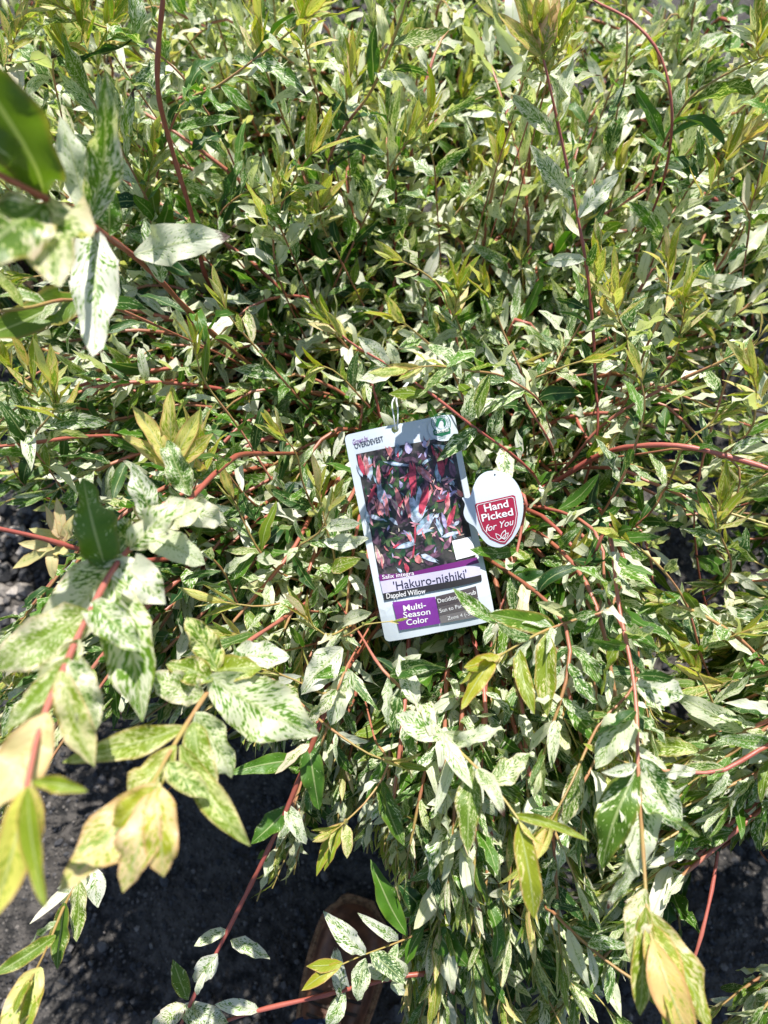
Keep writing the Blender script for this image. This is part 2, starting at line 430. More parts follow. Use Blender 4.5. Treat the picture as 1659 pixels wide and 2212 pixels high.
def ink(name, col, rough=0.32, var=0.0): return plain(name, tuple(0.85 * c for c in col), rough, 0.45, var, 230)
def build_tags():
    M_CARD = plain('tag_plastic', (0.52, 0.58, 0.64), 0.35, 0.5)
    K_NAVY, K_PURP, K_WHITE = ink('ink_navy', (0.02, 0.022, 0.045)), ink('ink_purple', (0.20, 0.035, 0.30)), ink('ink_white', (0.80, 0.81, 0.83))
    K_PLUM = ink('ink_plum', (0.15, 0.02, 0.16)); K_LILAC = ink('ink_lilac', (0.52, 0.50, 0.66)); K_CHAR = ink('ink_charcoal', (0.03, 0.028, 0.03))
    K_G1, K_G2, K_G3 = ink('ink_grey_dark', (0.085, 0.07, 0.075)), ink('ink_grey', (0.12, 0.105, 0.11)), ink('ink_grey_light', (0.19, 0.175, 0.18))
    K_GREEN = ink('ink_green', (0.02, 0.15, 0.07)); K_RED = ink('ink_crimson', (0.36, 0.02, 0.055))
    t = tag(empty('plant_tag', TAG_ORG), 'large white plant tag with a printed willow picture hanging in the shrub', 'plant tag')
    # card with rounded corners and a punched hole
    rc = []
    for (cx, cy, a0) in ((TW - .004, TH - .004, 0), (.004, TH - .004, 90), (.004, .004, 180), (TW - .004, .004, 270)):
        for k in range(5): a = math.radians(a0 + k * 22.5); rc.append([cx + .004 * math.cos(a), cy + .004 * math.sin(a), 0])
    hc = lay((556, 424)); hole = [[hc[0] + .0031 * math.cos(i * math.pi / 9), hc[1] + .0026 * math.sin(i * math.pi / 9), 0] for i in range(18)]
    flat_shape('card', [rc, hole], M_CARD, t, 0.0, 0, 0.0005, raw=True)
    # picture
    m = NT('printed_picture'); o = m.obj()
    nz = m.noise(o, 90, 3); n2 = m.noise(o, 260, 3)
    c = m.mix(m.step(nz, 0.40, 0.62), (0.012, 0.012, 0.013), (0.05, 0.048, 0.043)); c = m.mix(m.step(n2, 0.56, 0.72), c, (0.10, 0.07, 0.095))
    m.set(m.bsdf.inputs['Base Color'], c); m.bsdf.inputs['Roughness'].default_value = 0.3
    pic = flat_shape('picture', [[(242, 622), (1010, 470), (1160, 1440), (1172, 1470), (404, 1610)]], m.mat, t, 0.00035)
    inks = {k: ink('print_' + k, v, 0.32, 0.5) for k, v in dict(red=(0.48, 0.06, 0.10), coral=(0.66, 0.22, 0.22), pink=(0.62, 0.30, 0.36), sky=(0.27, 0.40, 0.50), ice=(0.50, 0.58, 0.72),
             lilac=(0.40, 0.36, 0.58), cream=(0.60, 0.50, 0.40), leaf=(0.025, 0.075, 0.035), moss=(0.07, 0.12, 0.045), dusk=(0.10, 0.055, 0.085), mauve=(0.19, 0.09, 0.14)).items()}
    groups = {k: [] for k in inks}
    rr = random.Random(5)
    inpic = [(262, 640), (985, 495), (1120, 1400), (410, 1560)]
    def rnd_pt():
        while True:
            x, y = rr.uniform(250, 1150), rr.uniform(500, 1570)
            if inside(inpic, x, y): return x, y
    for k, cnt, ln, wd in (('dusk', 40, 110, 55), ('leaf', 46, 130, 45), ('moss', 26, 100, 34), ('mauve', 26, 90, 34), ('lilac', 9, 70, 30), ('pink', 34, 80, 18), ('coral', 14, 80, 18), ('red', 14, 90, 18), ('sky', 20, 60, 14), ('cream', 22, 45, 11), ('leaf', 40, 90, 20), ('dusk', 60, 70, 22), ('moss', 40, 60, 14), ('lilac', 16, 50, 14)):
        for _ in range(cnt):
            x, y = rnd_pt(); a = rr.gauss(-1.5, 0.8); l = ln * rr.uniform(.6, 1.2)
            e = (x + l * math.cos(a), y + l * math.sin(a))
            if inside(inpic, *e): groups[k].append((blade((x, y), e, wd * rr.uniform(.7, 1.2), rr.uniform(-.4, .4)), len(groups[k])))
    hero_print = [('red', (305, 790), (258, 628), 42), ('ice', (350, 830), (345, 640), 60), ('pink', (330, 790), (320, 640), 40), ('cream', (295, 740), (318, 612), 22), ('sky', (285, 800), (262, 720), 40),
        ('red', (330, 1015), (392, 858), 34), ('pink', (425, 870), (412, 712), 44), ('sky', (435, 1015), (420, 850), 62), ('lilac', (470, 1060), (455, 900), 45), ('pink', (440, 1120), (400, 980), 55),
        ('coral', (585, 1050), (550, 885), 50), ('cream', (575, 1090), (507, 968), 42), ('pink', (480, 1120), (470, 960), 40),
        ('red', (690, 950), (668, 690), 62), ('pink', (700, 900), (655, 770), 36), ('red', (690, 830), (700, 686), 34), ('red', (735, 1100), (806, 868), 66), ('pink', (740, 1060), (832, 890), 44),
        ('ice', (730, 1080), (735, 876), 66), ('pink', (660, 1130), (628, 950), 44), ('ice', (705, 1180), (672, 945), 92), ('ice', (700, 1170), (780, 1050), 56), ('sky', (708, 1262), (832, 1088), 96), ('ice', (720, 1230), (822, 1222), 34),
        ('sky', (690, 1325), (548, 1368), 52), ('sky', (690, 1330), (640, 1240), 30), ('ice', (735, 1418), (856, 1476), 46), ('coral', (720, 1490), (712, 1418), 60), ('red', (690, 1330), (694, 1180), 18), ('red', (668, 1450), (686, 1330), 14),
        ('red', (915, 800), (893, 606), 62), ('pink', (905, 700), (870, 600), 40), ('sky', (892, 835), (876, 690), 52), ('pink', (830, 845), (728, 716), 56), ('cream', (905, 830), (970, 800), 26),
        ('red', (948, 1190), (1012, 1018), 44), ('lilac', (930, 1210), (905, 1080), 38), ('sky', (905, 1262), (858, 1126), 44), ('ice', (900, 1275), (1044, 1230), 34), ('ice', (850, 1120), (880, 1095), 30), ('pink', (950, 1060), (960, 930), 42),
        ('coral', (1075, 950), (1030, 900), 46), ('lilac', (1035, 905), (980, 930), 24), ('sky', (985, 610), (850, 540), 30), ('ice', (940, 560), (860, 545), 34), ('sky', (580, 640), (566, 536), 62), ('lilac', (660, 620), (640, 524), 66), ('pink', (520, 640), (505, 560), 60),
        ('lilac', (800, 570), (780, 506), 50), ('cream', (800, 560), (826, 500), 26), ('sky', (475, 688), (645, 716), 34), ('sky', (760, 705), (832, 650), 28), ('coral', (750, 770), (728, 716), 40),
        ('leaf', (330, 1190), (505, 1192), 66), ('leaf', (770, 1340), (842, 1205), 52), ('ice', (500, 1130), (560, 1190), 34), ('ice', (330, 1110), (450, 1150), 40), ('sky', (310, 1080), (330, 1180), 40), ('cream', (410, 1500), (378, 1355), 46), ('cream', (440, 1500), (425, 1420), 24),
        ('red', (630, 1560), (610, 1490), 40), ('ice', (585, 1562), (548, 1535), 20), ('leaf', (450, 1330), (600, 1290), 50), ('moss', (560, 900), (575, 755), 34), ('leaf', (520, 880), (530, 760), 80), ('mauve', (1010, 800), (990, 640), 60), ('leaf', (980, 1120), (1060, 1000), 60), ('sky', (1010, 860), (960, 800), 46), ('ice', (1000, 1180), (1040, 1150), 30)]
    tint = dict(red='coral', pink='coral', ice='sky', sky='ice', coral='cream', cream='pink', lilac='mauve', leaf='moss', moss='leaf', mauve='dusk')
    for k, b_, e_, wd in hero_print:
        groups[k].append((blade(b_, e_, wd * .9, rr.uniform(-.12, .12)), 100))
        for _ in range(3):                                     # streaks and neighbours in a second tint
            j = lambda a: rr.gauss(0, a)
            groups[tint[k]].append((blade((b_[0] + j(.25 * wd), b_[1] + j(.3 * wd)), (e_[0] + j(.3 * wd), e_[1] + j(.3 * wd)), wd * rr.uniform(.12, .4), rr.uniform(-.3, .3)), 100))
    order = ['dusk', 'leaf', 'moss', 'mauve', 'lilac', 'cream', 'sky', 'ice', 'pink', 'coral', 'red']
    for i, k in enumerate(order):
        bm = bmesh.new()
        for j, (lp, _) in enumerate(groups[k]):
            n = len(lp) // 2; pts = [lay(p) for p in lp]
            vs = [bm.verts.new((q[0], q[1], 0)) for q in pts]
            for a in range(n - 1): bm.faces.new((vs[a], vs[a + 1], vs[2 * n - 2 - a], vs[2 * n - 1 - a]))
        # thin steps between overlapping blades keep the print layers apart
        finish_flat('printed_leaves', bm, inks[k], pic, 0.00048 + 0.00007 * i, 0, 0, False, TAG_ORG)
    L1, L2 = 0.0014, 0.0017
    flat_shape('white_square', [[(975, 1305), (1128, 1268), (1164, 1410), (1004, 1452)]], K_WHITE, t, L1)
    flat_shape('plum_band', [[(400, 1588), (640, 1565), (900, 1492), (1168, 1430), (1186, 1474), (411, 1640)]], K_PLUM, t, L1)
    flat_shape('lilac_band', [[(411, 1641), (1186, 1475), (1197, 1566), (430, 1735)]], K_LILAC, t, L1)
    flat_shape('charcoal_band', [[(431, 1736), (1197, 1567), (1200, 1612), (441, 1790)]], K_CHAR, t, L1)
    flat_shape('purple_box', [[(503, 1800), (833, 1745), (870, 1958), (552, 2022)]], K_PURP, t, L1)
    for q, k in (([(838, 1744), (1150, 1652), (1163, 1740), (852, 1826)], K_G1), ([(852, 1828), (1163, 1742), (1176, 1812), (864, 1896)], K_G2), ([(864, 1898), (1176, 1814), (1192, 1886), (874, 1958)], K_G3)):
        flat_shape('grey_box', [q], k, t, L1)
    text('Grown by', (222, 546), (346, 512), 44, K_PURP, t, 0.0004, shear=0.35)
    text('OVERDEVEST', (236, 580), (466, 519), 44, K_NAVY, t, 0.0004, bold=0.006)
    text('Salix integra', (430, 1622), (678, 1580), 34, K_WHITE, t, L2, bold=0.003)
    text("'Hakuro-nishiki'", (520, 1706), (1086, 1590), 70, K_NAVY, t, L2, bold=0.003)
    text('Dappled Willow', (460, 1774), (762, 1722), 42, K_WHITE, t, L2, bold=0.002)
    text('Multi-', (590, 1868), (764, 1832), 48, K_WHITE, t, L2, bold=0.014)
    text('Season', (588, 1922), (796, 1884), 48, K_WHITE, t, L2, bold=0.014)
    text('Color', (610, 1980), (780, 1946), 48, K_WHITE, t, L2, bold=0.014)
    text('Deciduous Shrub', (856, 1796), (1148, 1714), 36, K_WHITE, t, L2, bold=0.003)
    text('Sun to Part Shade', (870, 1872), (1160, 1788), 34, K_WHITE, t, L2, bold=0.002)
    text('Zone 4 (-30)', (928, 1930), (1130, 1874), 32, K_WHITE, t, L2, bold=0.0)
    # grower's seal
    flat_shape('seal_ground', [circle(925, 415, 112, 98)], M_CARD, t, 0.0011)
    cx, cy = 918, 368
    flat_shape('seal_ring', [circle(cx, cy, 78), circle(cx, cy, 73)], K_GREEN, t, L1)
    flat_shape('seal_ring', [circle(cx, cy, 50), circle(cx, cy, 47)], K_GREEN, t, L1)
    flat_shape('seal_emblem', [[(880, 400), (873, 372), (884, 338), (912, 324), (940, 330), (956, 352), (955, 378), (944, 398), (936, 384), (938, 360), (926, 342), (910, 350), (900, 372), (892, 398)]], K_GREEN, t, L1)
    flat_shape('seal_banner', [[(852, 434), (866, 420), (918, 440), (978, 404), (992, 414), (990, 446), (920, 474), (858, 466)]], K_GREEN, t, L1)
    text('CERTIFIED', (868, 456), (980, 430), 22, K_WHITE, t, L2, bold=0.014)
    arc = 'SUSTAINABLY GROWN'
    for i, ch in enumerate(arc):
        if ch == ' ': continue
        a = math.radians(-205 + 230 * i / (len(arc) - 1)); a2 = a + 0.13
        text(ch, (cx + 54 * math.cos(a - .07), cy + 54 * math.sin(a - .07)), (cx + 54 * math.cos(a + .1), cy + 54 * math.sin(a + .1)), 15, K_GREEN, t, L2, name='seal_lettering')
    for y0, w0 in ((478, 34), (490, 26)):
        flat_shape('seal_line', [[(922 - w0, y0 + 6), (922 + w0, y0 - 8), (922 + w0, y0 - 5), (922 - w0, y0 + 9)]], K_GREEN, t, L1)
    flat_shape('pin_hole', [circle(595, 567, 9, n=14)], K_CHAR, t, L1)
    # white elastic loop through the hole, up to the stem
    M_STR = plain('white_elastic', (0.72, 0.74, 0.76), 0.5)
    for k, pts in enumerate(([(556, 424, 0.001), (548, 340, .006), (536, 240, .008), (552, 180, .004), (600, 110, -.004), (660, 30, -.012), (690, -8, -.018)],
                             [(572, 426, -.003), (578, 350, .005), (580, 260, .007), (572, 180, .004), (612, 116, -.004), (664, 40, -.012), (690, -8, -.018)])):
        P = []
        for x, y, z in pts:
            q = lay((x, y)); P.append(card_pt(q[0], q[1], z + 0.001) if y > 300 else TCEN + (q[0] - TW / 2) * TR_ + (q[1] - TH / 2) * TU_ + z * TN_)
        P, _ = resample(catmull(P, 8), 0.0025)
        n = len(P); Tn = np.gradient(P, axis=0); Tn /= np.linalg.norm(Tn, axis=1, keepdims=True)
        A = np.cross(Tn, [0.3, 0.9, 0.2]); A /= np.linalg.norm(A, axis=1, keepdims=True); B = np.cross(Tn, A); ang = np.arange(6) * math.pi / 3
        V = (P[:, None] + 0.0006 * (np.cos(ang)[None, :, None] * A[:, None] + np.sin(ang)[None, :, None] * B[:, None])).reshape(-1, 3) - TAG_ORG
        mesh_obj('string', V, [(j * 6 + i, j * 6 + (i + 1) % 6, (j + 1) * 6 + (i + 1) % 6, (j + 1) * 6 + i) for j in range(n - 1) for i in range(6)], M_STR, t)
    # the oval tag slipped onto its edge
    q = lay((1075, 980)); org = card_pt(q[0], q[1], 0.003, 1)
    o2 = tag(empty('oval_tag', org), 'small white oval tag with a crimson shield slipped onto the large tag', 'plant tag')
    outl = catmull(np.array([(1310, 745, 0), (1398, 768, 0), (1468, 838, 0), (1508, 940, 0), (1514, 1060, 0), (1488, 1180, 0), (1434, 1278, 0), (1372, 1332, 0), (1318, 1346, 0), (1248, 1326, 0), (1190, 1262, 0), (1150, 1190, 0), (1092, 1148, 0),
                             (1066, 1086, 0), (1078, 1012, 0), (1058, 962, 0), (1112, 962, 0), (1142, 884, 0), (1180, 806, 0), (1240, 758, 0), (1310, 745, 0)], float), 4)[:-1]
    flat_shape('card', [[(p[0], p[1]) for p in outl]], M_CARD, o2, 0.0, 1, 0.0005, org=org)
    sh = [(1152, 1020), (1162, 1006), (1438, 936), (1456, 944), (1474, 1080), (1462, 1170), (1428, 1250), (1376, 1318), (1340, 1316), (1262, 1282), (1204, 1214), (1174, 1130)]
    cxs, cys = 1316, 1126
    inn = lambda f: [(cxs + (x - cxs) * f, cys + (y - cys) * f) for x, y in sh]
    flat_shape('shield', [sh], K_RED, o2, 0.00035, 1, org=org)
    flat_shape('shield_line', [inn(0.93), inn(0.905)], K_WHITE, o2, 0.0007, 1, org=org)
    text('Hand', (1226, 1070), (1406, 1026), 58, K_WHITE, o2, 0.0007, 1, bold=0.018, org=org)
    text('Picked', (1206, 1146), (1440, 1090), 58, K_WHITE, o2, 0.0007, 1, bold=0.018, org=org)
    text('for You', (1232, 1226), (1446, 1164), 54, K_WHITE, o2, 0.0007, 1, shear=0.4, bold=0.004, org=org)
    for b_, e_, wd in (((1350, 1288), (1378, 1206), 38), ((1346, 1288), (1304, 1236), 32), ((1354, 1286), (1402, 1228), 30)):
        a = blade(b_, e_, wd); c0 = ((b_[0] + e_[0]) / 2, (b_[1] + e_[1]) / 2)
        flat_shape('leaf_mark', [a[1:-1], [(c0[0] + (x - c0[0]) * .72, c0[1] + (y - c0[1]) * .72) for x, y in a[1:-1]]], K_WHITE, o2, 0.0007, 1, cut=False, org=org)
    flat_shape('pin_hole', [circle(1310, 777, 6, n=12)], K_CHAR, o2, 0.0006, 1, org=org)
    flush_texts()
build_tags()

# ------------------------------------------------------------------ boot
def build_boot():
    ml = NT('brown_leather'); o = ml.obj()
    nz = ml.noise(o, 40, 4, 0.6); fine = ml.noise(o, 420, 2)
    ml.set(ml.bsdf.inputs['Base Color'], ml.mix(ml.step(nz, 0.35, 0.65), (0.085, 0.034, 0.019), (0.22, 0.088, 0.045)))
    ml.bsdf.inputs['Roughness'].default_value = 0.42
    ml.set(ml.bsdf.inputs['Normal'], ml.bump(ml.math('ADD', nz, ml.math('MULTIPLY', fine, 0.3)), 0.35, 0.002))
    M_WELT = plain('tan_welt', (0.32, 0.17, 0.085), 0.6, 0.3, 0.5, 130); M_SOLE = plain('brown_rubber_sole', (0.05, 0.033, 0.024), 0.7, 0.3, 0.4, 60)
    M_ST = plain('stitch_thread', (0.40, 0.27, 0.14), 0.7); M_DEN = plain('blue_denim', (0.035, 0.06, 0.13), 0.85, 0.2, 0.5, 300)
    r = tag(empty('boot', (-0.035, 0.067, 0.0)), 'brown leather boot with a tan stitched welt standing on the asphalt', 'boot')
    r.rotation_euler = (0, 0, math.radians(-14))
    ys = np.array([0.0, -0.006, -0.016, -0.032, -0.055, -0.085, -0.12, -0.16, -0.20, -0.235, -0.262, -0.28, -0.288])
    hw = np.array([0.012, 0.026, 0.037, 0.045, 0.0495, 0.050, 0.047, 0.041, 0.037, 0.037, 0.035, 0.026, 0.010])
    top = np.array([0.045, 0.056, 0.066, 0.075, 0.080, 0.083, 0.092, 0.112, 0.15, 0.19, 0.20, 0.20, 0.19])
    off = np.interp(ys, [-0.29, -0.15, -0.05, 0], [0, -0.004, 0.0, -0.004])
    def outline(grow):
        pts = [(off[i] + hw[i] + grow, ys[i] + (grow if i == 0 else (-grow if i == len(ys) - 1 else 0))) for i in range(len(ys))]
        pts += [(off[i] - hw[i] - grow, ys[i] + (grow if i == 0 else (-grow if i == len(ys) - 1 else 0))) for i in range(len(ys) - 1, -1, -1)]
        C = catmull(np.array([(x, y, 0) for x, y in pts + pts[:1]]), 4)[:-1]; return C[:, :2]
    def slab(name, g0, z0, g1, z1, mat, parent):
        A, B = outline(g0), outline(g1); n = len(A)
        V = [(x, y, z0) for x, y in A] + [(x, y, z1) for x, y in B]
        F = [(i, (i + 1) % n, n + (i + 1) % n, n + i) for i in range(n)] + [tuple(range(n - 1, -1, -1)), tuple(range(n, 2 * n))]
        return mesh_obj(name, V, F, mat, parent, smooth=False)
    so_ = slab('sole', 0.006, 0.0, 0.008, 0.024, M_SOLE, r)
    slab('welt', 0.0095, 0.0245, 0.0085, 0.031, M_WELT, r)
    C = outline(0.0045); st = bmesh.new()
    P, ln = resample(np.array([(x, y, 0.0316) for x, y in C]), 0.0052)
    for i in range(len(P) - 1):
        d = P[i + 1] - P[i]; a = math.atan2(d[1], d[0])
        bmesh.ops.create_cube(st, size=1, matrix=Matrix.Translation(P[i]) @ Matrix.Rotation(a, 4, 'Z') @ Matrix.Diagonal((0.0034, 0.0011, 0.0012, 1)))
    bm_obj('stitching', st, M_ST, r)
    # upper: lofted sections
    K = 15; V = []; F = []
    for i in range(len(ys)):
        for k in range(K):
            a = math.pi * k / (K - 1); c, s_ = math.cos(a), math.sin(a)
            e = 0.62 if i < 8 else 0.8
            x = off[i] + hw[i] * math.copysign(abs(c) ** e, c); z = 0.03 + (top[i] - 0.03) * s_ ** 0.7
            V.append((x, ys[i] - 0.002, z))
    for i in range(len(ys) - 1):
        for k in range(K - 1): F.append((i * K + k, i * K + k + 1, (i + 1) * K + k + 1, (i + 1) * K + k))
    F.append(tuple(range(K))); F.append(tuple(range((len(ys) - 1) * K + K - 1, (len(ys) - 1) * K - 1, -1)))
    up = mesh_obj('leather_upper', V, F, ml.mat, r); md = up.modifiers.new('s', 'SUBSURF'); md.levels = 1; md.render_levels = 2
    # toe cap seam and laces
    for j, y in enumerate((-0.118, -0.132, -0.146)):
        P = []
        for k in range(9):
            a = math.radians(50 + 10 * k); hh = np.interp(-y, -ys, top); ww = np.interp(-y, -ys, hw)
            P.append((np.interp(-y, -ys, off) + ww * math.copysign(abs(math.cos(a)) ** 0.62, math.cos(a)), y, 0.034 + (hh - 0.03) * math.sin(a) ** 0.7))
        P = np.array(P); V = []; n = len(P)
        for p in P: V += [(p[0], p[1] - .002, p[2]), (p[0], p[1], p[2] + .003), (p[0], p[1] + .002, p[2])]
        mesh_obj('lace', V, [(i * 3 + q, i * 3 + q + 1, i * 3 + q + 4, i * 3 + q + 3) for i in range(n - 1) for q in range(2)], M_SOLE, up)
    V = []; F = []; n = 28; prof = [(0.083, 0.075), (0.081, 0.078), (0.079, 0.16), (0.077, 0.30), (0.080, 0.46)]
    for (rad, z) in prof:
        for i in range(n):
            a = i * 2 * math.pi / n; rr = rad * (1 + 0.035 * math.sin(3 * a + z * 20) + 0.02 * math.sin(7 * a - z * 31))
            V.append((rr * 0.86 * math.cos(a), -0.222 - 0.12 * (z - 0.07) + rr * math.sin(a), z + (0.012 * math.sin(a) if z < 0.09 else 0)))
    for j in range(len(prof) - 1):
        for i in range(n): F.append((j * n + i, j * n + (i + 1) % n, (j + 1) * n + (i + 1) % n, (j + 1) * n + i))
    cu = mesh_obj('denim_cuff', V, F, M_DEN, r); md = cu.modifiers.new('t', 'SOLIDIFY'); md.thickness = 0.0016
build_boot()

# ------------------------------------------------------------------ leaf geometry
class Leaves:
    KEYS = ('base', 'dir', 'nrm', 'L', 'W', 'curl', 'fold', 'wave', 'twist', 'green', 'youth', 'brown', 'seed', 'branch', 'hero')
    def __init__(s): s.q = []
    def add(s, **kw): s.q.append({k: np.array([kw[k]], dtype=float) for k in s.KEYS})
    def add_many(s, q):
        if len(q['L']): s.q.append(q)
    def arrays(s): return {k: np.concatenate([q[k] for q in s.q]).astype(float) for k in s.KEYS}

def leaf_verts(A, R, C):
    """R rows along, C columns across; returns verts (N,R*C,3) and the luv attribute"""
    N = len(A['L'])
    u = np.linspace(0, 1, R)
    prof = np.clip(np.sin(np.pi * np.clip(u, 0, 1) ** 0.85), 0, 1) ** 0.75
    prof[0] = 0.10; prof[-1] = 0.03
    v = np.linspace(-1, 1, C)
    # margins wobble: narrower or wider from leaf to leaf
    asym = 1 + 0.10 * np.sin(u[None] * 9 + A['seed'][:, None] * 40)
    hw = 0.5 * A['W'][:, None] * prof[None] * asym                       # N,R
    th = A['curl'][:, None] * (u[None] ** 1.3) - 0.25 * A['curl'][:, None]
    th = th + 0.22 * np.sin(u[None] * 7 + A['seed'][:, None] * 23) * np.minimum(1, np.abs(A['wave'][:, None]) * 4)
    du = 1.0 / (R - 1)
    cx = np.concatenate([np.zeros((N, 1)), np.cumsum(np.cos(th[:, 1:]) * du, 1)], 1) * A['L'][:, None]
    cz = np.concatenate([np.zeros((N, 1)), np.cumsum(-np.sin(th[:, 1:]) * du, 1)], 1) * A['L'][:, None]
    fold = A['fold'][:, None, None] * (1 - 0.3 * u[None, :, None])
    av = np.abs(v)[None, None]
    yl = v[None, None] * hw[..., None] * np.cos(fold)
    zl = av * hw[..., None] * np.sin(fold)
    ph = A['seed'][:, None, None] * 50 + np.sign(v)[None, None] * 1.3
    zl = zl + A['wave'][:, None, None] * hw[..., None] * av ** 1.5 * np.sin(u[None, :, None] * 17 + ph)
    tw = A['twist'][:, None, None] * u[None, :, None]
    y2 = yl * np.cos(tw) - zl * np.sin(tw); z2 = yl * np.sin(tw) + zl * np.cos(tw)
    y2 = y2 + (0.16 * np.sin(A['seed'] * 77) * A['L'])[:, None, None] * (u[None, :, None] ** 2)
    zl2 = 0.10 * A['wave'][:, None, None] * A['W'][:, None, None] * av * np.sin(u[None, :, None] * 34 + ph * 1.7)
    z2 = z2 + zl2
    # centreline bends in the (dir, nrm) plane; the blade normal turns with it
    s, c = np.sin(th)[..., None], np.cos(th)[..., None]
    lx = cx[..., None] + z2 * s
    lz = cz[..., None] + z2 * c
    D, Nn = A['dir'], A['nrm']; B = np.cross(Nn, D)
    V = A['base'][:, None, None] + lx[..., None] * D[:, None, None] + y2[..., None] * B[:, None, None] + lz[..., None] * Nn[:, None, None]
    luv = np.empty((N, R, C, 3)); luv[..., 0] = u[None, :, None]; luv[..., 1] = v[None, None]; luv[..., 2] = A['seed'][:, None, None]
    return V.reshape(N, R * C, 3), luv.reshape(N, R * C, 3)

def leaf_faces(R, C):
    return np.array([(j * C + i, j * C + i + 1, (j + 1) * C + i + 1, (j + 1) * C + i) for j in range(R - 1) for i in range(C - 1)])

def set_leaf_attrs(me, luv, A, nv):
    a = me.attributes.new('luv', 'FLOAT_VECTOR', 'POINT'); a.data.foreach_set('vector', luv.astype(np.float32).ravel())
    c = np.stack([A['green'], A['youth'], A['brown'], np.ones_like(A['green'])], -1)
    b = me.attributes.new('lpar', 'FLOAT_COLOR', 'POINT'); b.data.foreach_set('color', np.repeat(c, nv, axis=0).astype(np.float32).ravel())

def fast_mesh(name, V, F):
    me = bpy.data.meshes.new(name)
    k = F.shape[1]
    me.vertices.add(len(V)); me.vertices.foreach_set('co', V.astype(np.float32).ravel())
    me.loops.add(F.size); me.loops.foreach_set('vertex_index', F.astype(np.int32).ravel())
    me.polygons.add(len(F)); me.polygons.foreach_set('loop_start', np.arange(0, F.size, k, dtype=np.int32))
    me.update(calc_edges=True)
    me.polygons.foreach_set('use_smooth', np.ones(len(F), dtype=bool))
    return me

def unit(v): return v / (np.linalg.norm(v) + 1e-9)

def stem_mesh(name, P, r0, r1, nodes, t0=0.0, sides=6, rnd=0.0, t1=1.0):
    n = len(P); T = np.gradient(P, axis=0); T /= np.linalg.norm(T, axis=1, keepdims=True) + 1e-9
    ref = np.array([0.31, 0.2, 0.93]); A = np.cross(T, ref); A /= np.linalg.norm(A, axis=1, keepdims=True) + 1e-9; B = np.cross(T, A)
    t = np.linspace(0, 1, n); r = r0 + (r1 - r0) * t
    for q in nodes: r = r * (1 + 0.42 * np.exp(-((t - q) * n / 0.8) ** 2))
    ang = np.arange(sides) * 2 * math.pi / sides
    V = P[:, None] + r[:, None, None] * (np.cos(ang)[None, :, None] * A[:, None] + np.sin(ang)[None, :, None] * B[:, None])
    V = V.reshape(-1, 3)
    F = [(j * sides + i, j * sides + (i + 1) % sides, (j + 1) * sides + (i + 1) % sides, (j + 1) * sides + i) for j in range(n - 1) for i in range(sides)]
    me = fast_mesh(name, V, np.array(F))
    a = me.attributes.new('sp', 'FLOAT_VECTOR', 'POINT')
    tt = np.repeat(t0 + (t1 - t0) * t, sides)
    a.data.foreach_set('vector', np.stack([tt, np.full_like(tt, rnd), tt], -1).astype(np.float32).ravel())
    me.materials.append(M_STEM)
    return me

LIGHT = unit(np.array([-0.12, 0.10, 1.0]))
TOCAM = unit(np.array([0, -0.35, 1.0]))
def perp(nv, d): return unit(nv - d * (nv @ d))

